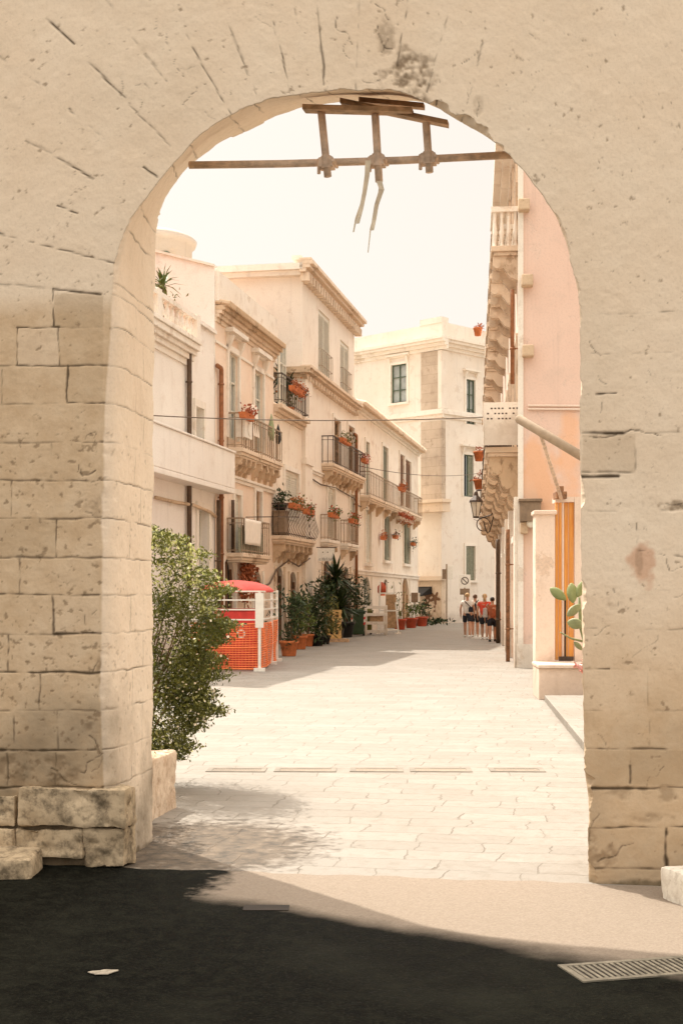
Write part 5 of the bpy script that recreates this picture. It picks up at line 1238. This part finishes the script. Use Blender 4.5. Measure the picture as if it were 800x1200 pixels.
m = MB(); m.lathe([(.10, 0), (.10, .012)], n=28); m.v = [(p[0]+.1, -.458-p[2], p[1]+.78) for p in m.v]; o = m.build('round_emblem', M['white_paint'], kb)
m = MB(); m.lathe([(.06, 0), (.06, .004)], n=24); m.v = [(p[0]+.1, -.4705-p[2], p[1]+.78) for p in m.v]; m.build('emblem_centre', M['red_paint'], o)
g = G(391.5, 752.5)
pl = thing('pallet', 'pale wooden pallet standing on end among the pots', 'pallet', (g.x, g.y, .004), .15)
m = MB()
for x in (-.2, 0, .2): m.box(x-.05, x+.05, -.03, .06, .12, 1.1)
for z in (.12, .42, .75, 1.0): m.box(-.26, .26, -.055, -.0305, z, z+.14)
for z in (.15, .55, .95): m.box(-.26, .26, .0605, .085, z, z+.12)
m.build('slats', M['yellow_wood'], pl, bevel=.006); m = MB(); m.box(-.4, .5, -.25, .25, 0, .118); m.build('base', M['wood'], pl, bevel=.01)
def wheelie(label, loc, rz, mat):
    t_ = thing('wheelie_bin', label, 'bin', loc, rz, 'bins by the tall house')
    m = MB(); m.add([(-.24,-.28,.08),(.24,-.28,.08),(.24,.25,.08),(-.24,.25,.08),(-.30,-.36,.98),(.30,-.36,.98),(.30,.33,.98),(-.30,.33,.98)], [(0,3,2,1),(4,5,6,7),(0,1,5,4),(1,2,6,5),(2,3,7,6),(3,0,4,7)]); m.build('body', M[mat], t_, bevel=.03)
    m = MB(); m.box(-.33, .33, -.39, .36, .983, 1.03); m.prism([(-.36, 1.031), (.3, 1.031), (.2, 1.1), (-.25, 1.1)], 'y', -.3, .3) ; m.v = m.v[:8]+[(p[0]*.85, p[1], p[2]) for p in m.v[8:]]; m.build('lid', M[mat], t_, bevel=.02)
    m = MB(); m.tube([(-.3, .4, .93), (.3, .4, .93)], .02, 8); m.build('handle', M[mat], t_)
    for s_ in (-1, 1):
        m = MB(); m.tube([(s_*.25, .27, .1), (s_*.32, .27, .1)], .1, 14); m.build('wheel', M['black'], t_)
    for x in (-.255, .255):
        for k in range(4):
            m = MB(); z = .45+k*.11; yv = -.28-.08*(z-.03)/.9; m.add([(x-.035, yv-.012, z), (x+.035, yv-.012, z+.03), (x+.035, yv-.022, z+.14), (x-.035, yv-.022, z+.11), (x-.035, yv+.02, z), (x+.035, yv+.02, z+.03), (x+.035, yv+.01, z+.14), (x-.035, yv+.01, z+.11)], [(0,1,2,3),(4,7,6,5),(0,4,5,1),(1,5,6,2),(2,6,7,3),(3,7,4,0)])
            m.build('reflective_stripe', M['white_paint' if k % 2 else 'red_paint'], t_)
    return t_
g = G(418.5, 745.5); wheelie('green wheeled bin with red and white stripes beside the dark bushes', (g.x, g.y, .004), .1, 'bin_green')
g = G(427.5, 744.0); wheelie('olive wheeled bin half behind the striped green bin', (g.x, g.y+.3, .004), .1, 'leaf_olive')
g = G(440, 744.5); t_ = thing('wooden_crate_stand', 'bleached wooden crate stand between the bins and the white easel', 'crate stand', (g.x, g.y, .004), .1); m = MB()
for x in (-.42, .42):
    for y in (-.2, .2): m.box(x-.035, x+.035, y-.035, y+.035, 0, 1.25)
for z in (.1, .45, .8, 1.1):
    m.box(-.46, .46, -.24, -.2355+.03, z, z+.12); m.box(-.385, .385, -.2, .2, z+.02, z+.04)
m.build('frame', M['trim'], t_, bevel=.006); m = MB(); m.box(-.25, .3, -.15, .2, .521, .8); m.build('crate', M['tan_wood'], t_)
g = G(453, 743); t_ = thing('easel', 'tall white wooden easel stand with crossed feet by the long house', 'easel', (g.x, g.y, .004), .05); m = MB()
for a, b in (((-.38, -.1, 0), (-.28, 0, 2.25)), ((.5, -.1, 0), (.28, 0, 2.25)), ((.05, .5, 0), (0, .05, 2.2)), ((-.36, -.1, .18), (.46, -.1, .18)), ((-.33, -.05, 1.0), (.4, -.05, 1.0)), ((-.3, -.02, 1.75), (.33, -.02, 1.75)), ((-.5, -.35, .03), (-.3, .2, .03)), ((.35, -.35, .03), (.62, .2, .03))): m.bar(a, b, .06)
m.build('frame', M['white_paint'], t_); m = MB(); m.box(-.05, .4, -.07, -.045, .25, 1.7); m.build('board', M['tan_wood'], t_)
p = W(447.5, 690, 60.5); t_ = thing('red_lantern', 'small orange-red lantern on the top of the white easel', 'lantern', p); m = MB(); m.lathe([(.12, -.25), (.2, -.15), (.2, .1), (.1, .22), (.03, .3)], n=14); m.build('globe', M['flower_red'], t_, True); m = MB(); m.lathe([(.14, -.31), (.14, -.251)], n=12); m.build('rim', M['orange_net'], t_); m = MB(); m.bar((0, 0, .25), (.3, .2, .28), .03); m.build('arm', M['iron'], t_)
g = G(486.5, 736); t_ = thing('menu_stand', 'small dark framed notice box on a thin post by the red pots', 'notice box', (g.x, g.y, .004), .1); m = MB(); m.box(-.02, .02, -.02, .02, 0, 1.3); m.build('post', M['iron_grey'], t_); m = MB(); m.box(-.22, .12, -.06, .06, 1.3, 1.8); m.build('box', M['metal_box'], t_, bevel=.02); m = MB(); m.box(.122, .22, -.05, .05, 1.32, 1.78); m.build('side_panel', M['white_paint'], t_)
t_ = thing('dark_awning', 'small black awning on the corner by the graffiti wall', 'awning', EL.w(EL.x(499), -.38, EL.z(499, 693)), EL.ang); m = MB(); m.prism([(.25, .3), (.25, -.15), (-.75, -.3), (-.72, -.2)], 'x', -.6, .6); m.build('cloth', M['black'], t_)
# painted marks on the wall: dark red blotches
gf = thing('graffiti', 'dark red flower-like graffiti painted on the far corner base', 'graffiti', EL.w(EL.x(504), -.165, 0), EL.ang)
def blot(px, py, r):
    m = MB(); cx = EL.x(px)-EL.x(504); cz = EL.z(px, py); q = [(cx+r*(1+.45*math.sin(5*a_+px))*math.cos(a_), cz+r*(1+.45*math.sin(5*a_+px))*math.sin(a_)) for a_ in np.linspace(0, 2*PI, 31)[:-1]]
    m.prism(q, 'y', -.004, .006); m.build('blotch', M['brown_paint'], gf)
for (px, py, r) in ((503, 699, .26), (511.5, 701, .3), (501.5, 707.5, .2), (504, 722, .2), (497, 726, .16), (511, 711, .08), (511, 716, .07)): blot(px, py, r)
# signs
def mark_strokes(m, x0, x1, z0, z1, n, y0=-.034, y1=-.03):
    for k in range(n):
        x = x0+(x1-x0)*(k+.5)/n; w_ = (x1-x0)/n*.62; zt = z1 if k % 3 else z0+(z1-z0)*.7
        if k % 4 == 2: m.box(x-w_/2, x-w_/2+w_*.3, y0, y1, z0, zt); m.box(x+w_/2-w_*.3, x+w_/2, y0, y1, z0, zt); m.box(x-w_/2+w_*.3, x+w_/2-w_*.3, y0, y1, zt-w_*.3, zt)
        elif k % 4 == 1: m.box(x-w_*.15, x+w_*.15, y0, y1, z0, zt)
        else: m.box(x-w_/2, x-w_/2+w_*.3, y0, y1, z0, zt); m.box(x-w_/2+w_*.3, x+w_/2, y0, y1, z0, z0+w_*.3); m.box(x-w_/2+w_*.3, x+w_/2, y0, y1, zt-w_*.3, zt)
p = W(382, 650, 51.0); t_ = thing('hanging_sign', 'white rectangular shop sign with a dark line of lettering by the yucca', 'sign', p, 0)
m = MB(); m.box(-.32, .32, -.03, .03, -.24, .24); m.build('board', M['white_paint'], t_, bevel=.006); m = MB(); mark_strokes(m, -.27, .27, -.21, -.12, 8); m.box(-.14, -.1, -.034, -.03, .07, .11); m.box(.04, .08, -.034, -.03, .07, .11); m.build('lettering', M['iron'], t_)
m = MB(); m.bar((-.36, 0, .27), (.4, .15, .27), .03); m.bar((-.2, 0, .24), (-.2, 0, .27), .02); m.bar((.2, 0, .24), (.2, 0, .27), .02); m.build('bracket', M['iron'], t_)
p = W(523, 730, 80.2); t_ = thing('street_sign', 'white street sign turned sideways on a tall thin pole', 'sign', (p.x, p.y, .004), .0); m = MB(); m.tube([(0, 0, 0), (0, 0, 3.5)], .045, 8); m.build('pole', M['iron_grey'], t_)
m = MB(); m.box(.04, .36, -.04, -.01, 2.6, 3.4); m.build('plate', M['white_paint'], t_, bevel=.01); m = MB(); m.box(-.26, .03, -.02, .03, 2.62, 3.2); m.build('back_plate', M['metal_box'], t_)
p = W(544, 730, 78.5); t_ = thing('no_parking_sign', 'square white sign with a dark ring and slash behind the walkers', 'sign', (p.x, p.y, .004), .1); m = MB(); m.tube([(0, 0, 0), (0, 0, 2.85)], .04, 8); m.build('pole', M['iron_grey'], t_)
m = MB(); m.box(-.33, .33, -.075, -.045, 2.1, 2.85); m.build('plate', M['white_paint'], t_, bevel=.01)
m = MB(); n_ = 24
for k in range(n_):
    a0, a1 = 2*PI*k/n_, 2*PI*(k+1)/n_; m.bar((.2*math.cos(a0), -.08, 2.5+.2*math.sin(a0)), (.2*math.cos(a1), -.08, 2.5+.2*math.sin(a1)), .05, .008, (0, 1, 0))
m.bar((-.14, -.083, 2.64), (.14, -.083, 2.36), .05, .008, (0, 1, 0)); m.build('ring', M['iron'], t_); m = MB(); m.box(-.28, .28, -.07, -.045, 1.7, 2.05); m.build('lower_plate', M['metal_box'], t_)
# lantern on its bracket
x = ry(45); zl = EYE+(HY-577)/FPX*45
ln = thing('street_lantern', 'old iron street lantern on a scrolled bracket from the rose house', 'street lamp', RS.w(x, 0, zl), RS.ang)
P_ = -(5.39-(557.5-400)/1600*45)
m = MB(); m.tube([(0, 0, .05), (0, P_*.5, .12), (0, P_, .06)], .025, 8); m.tube([(0, 0, -.9)]+[(0, P_*(.15+.6*i/9), -.95+.4*math.sin(i*.7)) for i in range(10)], .022, 7); m.tube([(0, P_*.75+.22*math.cos(a_), -1.05+.22*math.sin(a_)) for a_ in np.linspace(0, 5.2, 16)], .02, 6); m.tube([(0, 0, -.2), (0, P_*.5, -.75), (0, P_*.9, -.85)], .02, 6); m.build('bracket', M['iron'], ln)
m = MB(); m.lathe([(.10, -.78), (.20, -.32), (.19, -.32), (.09, -.78)], (0, P_, 0), 6); m.build('glass', M['lamp_glass'], ln)
m = MB(); m.lathe([(.26, -.32), (.24, -.26), (.09, -.1), (.06, .02), (.02, .06)], (0, P_, 0), 6); m.lathe([(.12, -.84), (.12, -.79)], (0, P_, 0), 6)
for k in range(6): a_ = 2*PI*k/6; m.bar((.102*math.cos(a_), P_+.102*math.sin(a_), -.79), (.205*math.cos(a_), P_+.205*math.sin(a_), -.32), .018)
m.build('frame', M['iron'], ln)
# cables across the street
def cable(label, a, b, sag, r, n=24):
    m = MB(); a, b = Vector(a), Vector(b); m.tube([a+(b-a)*(i/n)-Vector((0, 0, sag*4*(i/n)*(1-i/n))) for i in range(n+1)], r, 5)
    return solo(m, 'overhead_cable', M['cable'], label, 'cable')
cable('thin cable crossing the whole street from the white house to the rose house', A.w(A.x(178), -.02, A.z(178, 487)), RS.w(ry(33), -.02, EYE+(HY-487)/FPX*33), .12, .014)
cable('cable at lantern height from the rose house to the palazzo corner', RS.w(ry(47), -.02, 4.9), ER.w(3, -.05, 6.3), .3, .016)
m = MB(); m.tube([B.w(B.x(283), -.06, B.z(283, 672)), B.w(B.x(300), -.08, B.z(300, 690)), B.w(B.x(313), -.08, B.z(313, 684)), N_.w(N_.x(324, .08), -.08, N_.z(324, 668)), N_.w(N_.x(338, .08), -.08, N_.z(338, 657)), N_.w(N_.x(350, .08), -.08, N_.z(350, 664)), C.w(.3, -.2, 3.0)], .03, 6)
solo(m, 'wall_cable', M['cable'], 'drooping cable over the dark arched doors of the narrow house', 'cable', smooth=True)
m = MB(); m.tube([C.w(1.3, -.04, 6.0), C.w(3, -.05, 5.9), C.w(6, -.05, 6.0), C.w(C.L-.3, -.06, 5.85), D.w(.3, -.05, 5.6), D.w(3, -.05, 5.65)], .025, 5)
solo(m, 'wall_cable', M['cable'], 'thin cable clipped under the big stone balcony of the tall house', 'cable', smooth=True)
cable('thin cable from the tall house front to the palazzo', C.w(C.L-.3, -.1, 7.3), ER.w(5, -.05, 9.4), .4, .016)
m = MB(); m.tube([A.w(A.x(180), -.06, A.z(180, 583)), A.w(A.x(205), -.06, A.z(205, 589)), A.w(A.x(222), -.12, A.z(222, 592)), A.w(A.x(243), SB-.08, A.z(243, 600, -SB)), A.w(A.L-.1, SB-.06, A.z(252, 606, -SB))], .045, 7)
solo(m, 'wall_cable', M['stone_dark'], 'thick sagging cable bundle along the white house', 'cable', smooth=True)
# laundry and sheets on balconies
p0 = B.w(B.x(286.5, .5), -.5, zlow+1.02); t_ = thing('white_sheet', 'white sheet hung over the lower grey balcony rail of the peach house', 'sheet', p0, B.ang); m = MB(); wS = B.x(305.5, .5)-B.x(286.5, .5); V = []
for i in range(17):
    for j in range(9): V.append((wS*i/16, -.02-.02*math.sin(i*1.1)*j/8, -.02-.75*j/8))
m.add(V, [(i*9+j, (i+1)*9+j, (i+1)*9+j+1, i*9+j+1) for i in range(16) for j in range(8)]); o = m.build('cloth', M['sheet'], t_, True); sm = o.modifiers.new('thick', 'SOLIDIFY'); sm.thickness = .008
t_ = thing('wooden_screen', 'weathered brown board screen on the lower grey balcony of the peach house', 'screen', B.w(B.x(296, .5), -.40, zlow), B.ang); m = MB()
for k in range(10): m.box(k*.29-1.2, k*.29-.93, -.02+.01*(k % 2), .01, .02, .72+.1*math.sin(k*2))
m.build('boards', M['grey_shutter'], t_)
for k, (px, py, w_, h_, mt, lab) in enumerate(((286, 508, .42, .32, 'white_paint', 'white boxed air unit on the left of the upper peach balcony'), (297, 506, .40, .5, 'sheet', 'white board leaning on the right of the upper peach balcony'), (318, 510, .28, .6, 'leaf_blue', 'pale blue cloth draped on the second peach balcony'), (326, 514, .26, .45, 'black', 'dark bag hung on the second peach balcony'))):
    Ff = B; n_ = .36 if k < 2 else .3; t_ = thing(['air_unit', 'leaning_board', 'draped_cloth', 'hanging_bag'][k], lab, ['air unit', 'board', 'cloth', 'bag'][k], Ff.w(Ff.x(px, n_), -n_, Ff.z(px, py+6, n_)), Ff.ang); m = MB()
    if k == 0: m.box(-w_, w_, -.14, .14, 0, h_*1.7); m.lathe([(.2, 0), (.2, .02)], n=20); m.v = m.v[:8]+[(p[0]+.1, -.142-p[2], p[1]+.27) for p in m.v[8:]]
    elif k == 1: m.add([(-w_, -.1, 0), (w_, -.1, 0), (w_, -.02, h_*1.9), (-w_, -.02, h_*1.9), (-w_, -.06, 0), (w_, -.06, 0), (w_, .02, h_*1.9), (-w_, .02, h_*1.9)], [(0,1,2,3),(4,7,6,5),(0,4,5,1),(1,5,6,2),(2,6,7,3),(3,7,4,0)])
    else: m.lathe([(w_*.5, 0), (w_*.8, h_*.3), (w_*.7, h_*.8), (w_*.3, h_*1.2), (w_*.1, h_*1.4)], n=12, sy=.4)
    m.build(['case', 'board', 'cloth', 'bag_body'][k], M[mt], t_, k > 1, bevel=.01 if k < 2 else 0)
# blue-dark bundle with a plant at the left end of the ornate balcony
t_ = thing('balcony_cupboard', 'blue-grey cupboard topped with dark foliage at the end of the ornate balcony', 'cupboard', N_.w(N_.x(335.5, .5)+.35, -.24, zn+.02), N_.ang); m = MB(); m.box(-.3, .3, -.2, .2, 0, .75); m.box(-.33, .33, -.22, .22, .752, .8); m.build('body', M['metal_box'], t_, bevel=.02)
t_ = thing('balcony_plant', 'dark leafy plant on the blue-grey cupboard of the ornate balcony', 'plant', N_.w(N_.x(335.5, .5)+.35, -.24, zn+.83), N_.ang); m = MB(); m.lathe([(.16, 0), (.2, .2), (.18, .2)], n=12); m.build('pot', M['black'], t_, True); m = MB(); leaf_cloud(m, blob_points(200, (0, 0, .38), (.36, .3, .3), 8), .13); m.build('foliage', M['leaf_dark'], t_, recalc=False)
t_ = thing('notice_panel', 'white panel with rows of dark specks on the nearest rose balcony', 'panel', RS.w(ry(31.9), -.82, 5.17), RS.ang); m = MB(); m.box(.0, .03, .02, .85, .0, 1.0); m.box(-.9, -.003, .0, .03, 0, 1.0); m.build('sheet', M['trim'], t_)
m = MB()
for r_, zz in enumerate((.84, .72, .6)):
    for k in range(9-r_):
        if (k*7+r_*3) % 5: m.box(.031, .034, .08+k*.085, .08+k*.085+.045, zz, zz+.035)
m.build('specks', M['iron'], t_)

# ================================================================== people
def skin_mesh(name, verts, edges, radii, mat, parent=None, levels=1, extra=None):
    me = bpy.data.meshes.new(name); me.from_pydata(verts, edges, []); o = bpy.data.objects.new(name, me); COL.objects.link(o)
    md = o.modifiers.new('skin', 'SKIN'); md.use_smooth_shade = True
    lay = me.skin_vertices[0].data if me.skin_vertices else None
    if lay is None:
        bm = bmesh.new(); bm.from_mesh(me); bm.verts.layers.skin.verify(); bm.to_mesh(me); bm.free(); lay = me.skin_vertices[0].data
    for i, r in enumerate(radii):
        lay[i].radius = (r, r) if not isinstance(r, tuple) else r
        lay[i].use_root = (i == 0)
    ss = o.modifiers.new('sub', 'SUBSURF'); ss.levels = levels; ss.render_levels = levels
    bpy.context.view_layer.update(); dg = bpy.context.evaluated_depsgraph_get()
    nm = bpy.data.meshes.new_from_object(o.evaluated_get(dg)); o.modifiers.clear(); o.data = nm; bpy.data.meshes.remove(me)
    nm.materials.clear(); nm.materials.append(mat)
    if extra:
        bm = bmesh.new(); bm.from_mesh(nm)
        tmp = bpy.data.meshes.new('t'); tmp.from_pydata(extra.v, [], extra.f); bm.from_mesh(tmp); bpy.data.meshes.remove(tmp)
        bmesh.ops.recalc_face_normals(bm, faces=bm.faces); bm.to_mesh(nm); bm.free()
    nm.polygons.foreach_set('use_smooth', [True]*len(nm.polygons))
    if parent: o.parent = parent
    return o
def person(label, loc, rz, H, hair, top, shorts, stride=.16, armbend=.2, wide=1.0, sleeve=.5, ponytail=False, shoes='shoe_white', handbag=None, hat=None):
    k = H/1.72; t_ = thing('person', label, 'person', loc, rz, 'people walking away down the street')
    V = []; E = []; Rr = []
    def add(p, r, par=None):
        V.append((p[0]*k*1.0, p[1]*k, p[2]*k)); Rr.append((r[0]*k, r[1]*k) if isinstance(r, tuple) else r*k)
        if par is not None: E.append((par, len(V)-1))
        return len(V)-1
    w_ = wide
    pel = add((0, 0, .93), (.145*w_, .105*w_)); bel = add((0, .0, 1.08), (.135*w_, .10*w_), pel); ch = add((0, .01, 1.27), (.15*w_, .10*w_), bel); nk0 = add((0, 0, 1.42), (.08, .07), ch); nk = add((0, .01, 1.49), .052, nk0)
    h0 = add((0, .02, 1.56), (.068, .08), nk); h1 = add((0, .015, 1.64), (.076, .093), h0); h2 = add((0, .01, 1.69), (.055, .066), h1); nose = add((0, .105, 1.60), .014, h0)
    legs = []
    for s_, st_ in ((-1, stride), (1, -stride)):
        hp = add((s_*.09*w_, 0, .87), .092*w_, pel); kn = add((s_*.095, st_*.62+.03, .48), .066, hp); cf = add((s_*.095, st_*.75-.01, .33), .066, kn); an = add((s_*.095, st_-.03, .085), .042, cf); toe = add((s_*.105, st_+.13, .035), .03, an)
        legs.append((hp, kn, an, toe))
    arms = []
    for s_, sw in ((-1, -.6*stride), (1, .6*stride)):
        sh = add((s_*.175*w_, 0, 1.38), .055, ch); el = add((s_*.235*w_, sw*.3-.02, 1.11), .042, sh); wr = add((s_*.235*w_, sw+armbend*.5, .88), .028, el); pm = add((s_*.235*w_, sw+armbend*.6, .80), (.036, .022), wr)
        arms.append((sh, el, wr, pm))
    ex = MB()
    for (sh, el, wr, pm), s_ in zip(arms, (-1, 1)):
        p = Vector(V[pm])
        for i, (dy, ln_) in enumerate(((-.027, .066), (-.009, .078), (.009, .074), (.027, .06))):
            ex.tube([p+Vector((0, dy*k, .01*k)), p+Vector((-s_*.006*k, dy*k, -.55*ln_*k)), p+Vector((-s_*.022*k, dy*1.05*k, -ln_*k))], [.0095*k, .0085*k, .006*k], 6)
        ex.tube([p+Vector((0, .025*k, .04*k)), p+Vector((-s_*.01*k, .05*k, .0)), p+Vector((-s_*.02*k, .055*k, -.03*k))], [.011*k, .009*k, .007*k], 6)
    for s_ in (-1, 1): ex.ball((s_*.079*k, .01*k, 1.61*k), .012*k, .022*k, .034*k, 8, 6)
    for s_ in (-1, 1): ex.ball((s_*.03*k, .098*k, 1.625*k), .012*k, .008*k, .008*k, 8, 6)
    skin_mesh('body', V, E, Rr, M['skin'], t_, 1, ex)
    # clothes: shells that follow the same joints
    j = lambda i: tuple(x/k for x in V[i])
    cv = []; ce = []; cr = []
    def cadd(p, r, par=None):
        cv.append(tuple(x*k for x in p)); cr.append((r[0]*k, r[1]*k) if isinstance(r, tuple) else r*k)
        if par is not None: ce.append((par, len(cv)-1))
        return len(cv)-1
    a0 = cadd((0, .0, 1.10), (.155*w_, .122*w_)); cadd((0, 0, .93), (.16*w_, .125*w_), a0); a1 = cadd((0, .01, 1.28), (.165*w_, .115*w_), a0); cadd((0, 0, 1.425), (.085, .078), a1)
    for (sh, el, wr, pm) in arms:
        p, q = Vector(j(sh)), Vector(j(el)); b0 = cadd(tuple(p), .07, a1); cadd(tuple(p.lerp(q, sleeve)), .062, b0)
    skin_mesh('shirt', cv, ce, cr, M[top], t_, 1)
    cv = []; ce = []; cr = []
    a0 = cadd((0, 0, .93), (.165*w_, .13*w_)); cadd((0, 0, 1.02), (.15*w_, .115*w_), a0)
    for (hp, kn, an, toe) in legs:
        p, q = Vector(j(hp)), Vector(j(kn)); b0 = cadd(tuple(p), .108*w_, a0); cadd(tuple(p.lerp(q, .78)), .09*w_, b0)
    skin_mesh('shorts', cv, ce, cr, M[shorts], t_, 1)
    for (hp, kn, an, toe) in legs:
        p, q = Vector(j(an)), Vector(j(toe)); s_ = MB(); s_.tube([Vector((p.x, p.y-.06, .045))*k, Vector((p.x, p.y-.02, .05))*k, Vector((q.x, q.y-.03, .042))*k, Vector((q.x, q.y+.03, .03))*k], [.035*k, .047*k, .045*k, .028*k], 10); s_.v = [(x, y, max(z, 0.0)) for x, y, z in s_.v]; s_.build('shoe', M[shoes], t_, True)
    hm = MB(); hm.ball((0, -.012*k, 1.655*k), .092*k, .105*k, .088*k, 16, 10)
    if ponytail: hm.ball((0, -.1*k, 1.57*k), .05*k, .04*k, .1*k, 10, 8)
    hm.build('hair', M[hair], t_, True)
    if hat: h_ = MB(); h_.lathe([(.115*k, 1.69*k), (.108*k, 1.72*k), (.08*k, 1.765*k), (.01, 1.78*k)], (0, 0, 0), 18, 1, 1.1); h_.build('cap', M[hat], t_, True)
    return t_
def walker(px, py): g = G(px, py); return (g.x, g.y, .004)
P1 = person('walker in a white t-shirt with a dark crossed strap, furthest left', walker(547.3, 747), -.12, 1.74, 'hair_blond', 'cloth_white', 'cloth_dark', .25, .5, 1.12)
P2 = person('walker in a white top behind a dark shoulder bag, second from the left', walker(556.3, 746.5), -.1, 1.68, 'hair_brown', 'cloth_white', 'cloth_dark', -.22, .1, 1.08)
P3 = person('walker in a bright red top with fair tied hair', walker(567.5, 749.5), -.15, 1.70, 'hair_blond', 'cloth_red', 'cloth_dark', .2, .45, 1.2, .5, True)
P4 = person('dark-haired walker in a rust-brown top nearest the rose house', walker(576.5, 752), -.1, 1.58, 'hair_dark', 'cloth_rust', 'cloth_dark', -.2, -.1, 1.24, .35, False, 'black')
def bag(label, P, x, y, z, w_, h_, d_, mat, strap):
    t_ = thing('shoulder_bag', label, 'bag', P.location, P.rotation_euler.z, 'bags carried by the walkers'); m = MB()
    m.add([(x-w_*.5, y-d_*.5, z), (x+w_*.5, y-d_*.5, z), (x+w_*.5, y+d_*.5, z), (x-w_*.5, y+d_*.5, z), (x-w_*.4, y-d_*.4, z+h_), (x+w_*.4, y-d_*.4, z+h_), (x+w_*.4, y+d_*.4, z+h_), (x-w_*.4, y+d_*.4, z+h_)], [(0,3,2,1),(4,5,6,7),(0,1,5,4),(1,2,6,5),(2,3,7,6),(3,0,4,7)])
    m.build('bag_body', M[mat], t_, bevel=.03); m = MB(); m.tube(strap, .016, 6); m.build('strap', M[mat if mat != 'cloth_grey' else 'cloth_grey'], t_)
bag('small dark bag slung across the back of the leftmost walker', P1, .14, -.17, 1.0, .2, .2, .08, 'cloth_dark', [(.15, -.16, 1.18), (.02, -.16, 1.30), (-.12, -.10, 1.45)])
bag('dark patterned bag hanging on the back of the second walker', P2, -.04, -.18, 1.05, .22, .28, .1, 'cloth_dark', [(-.04, -.17, 1.3), (.06, -.14, 1.4), (.13, -.03, 1.47)])
bag('pale grey shoulder bag at the left hip of the rust-brown walker', P4, -.26, -.04, .86, .18, .34, .26, 'cloth_grey', [(-.25, -.02, 1.18), (-.2, -.02, 1.3), (-.14, 0, 1.37)])
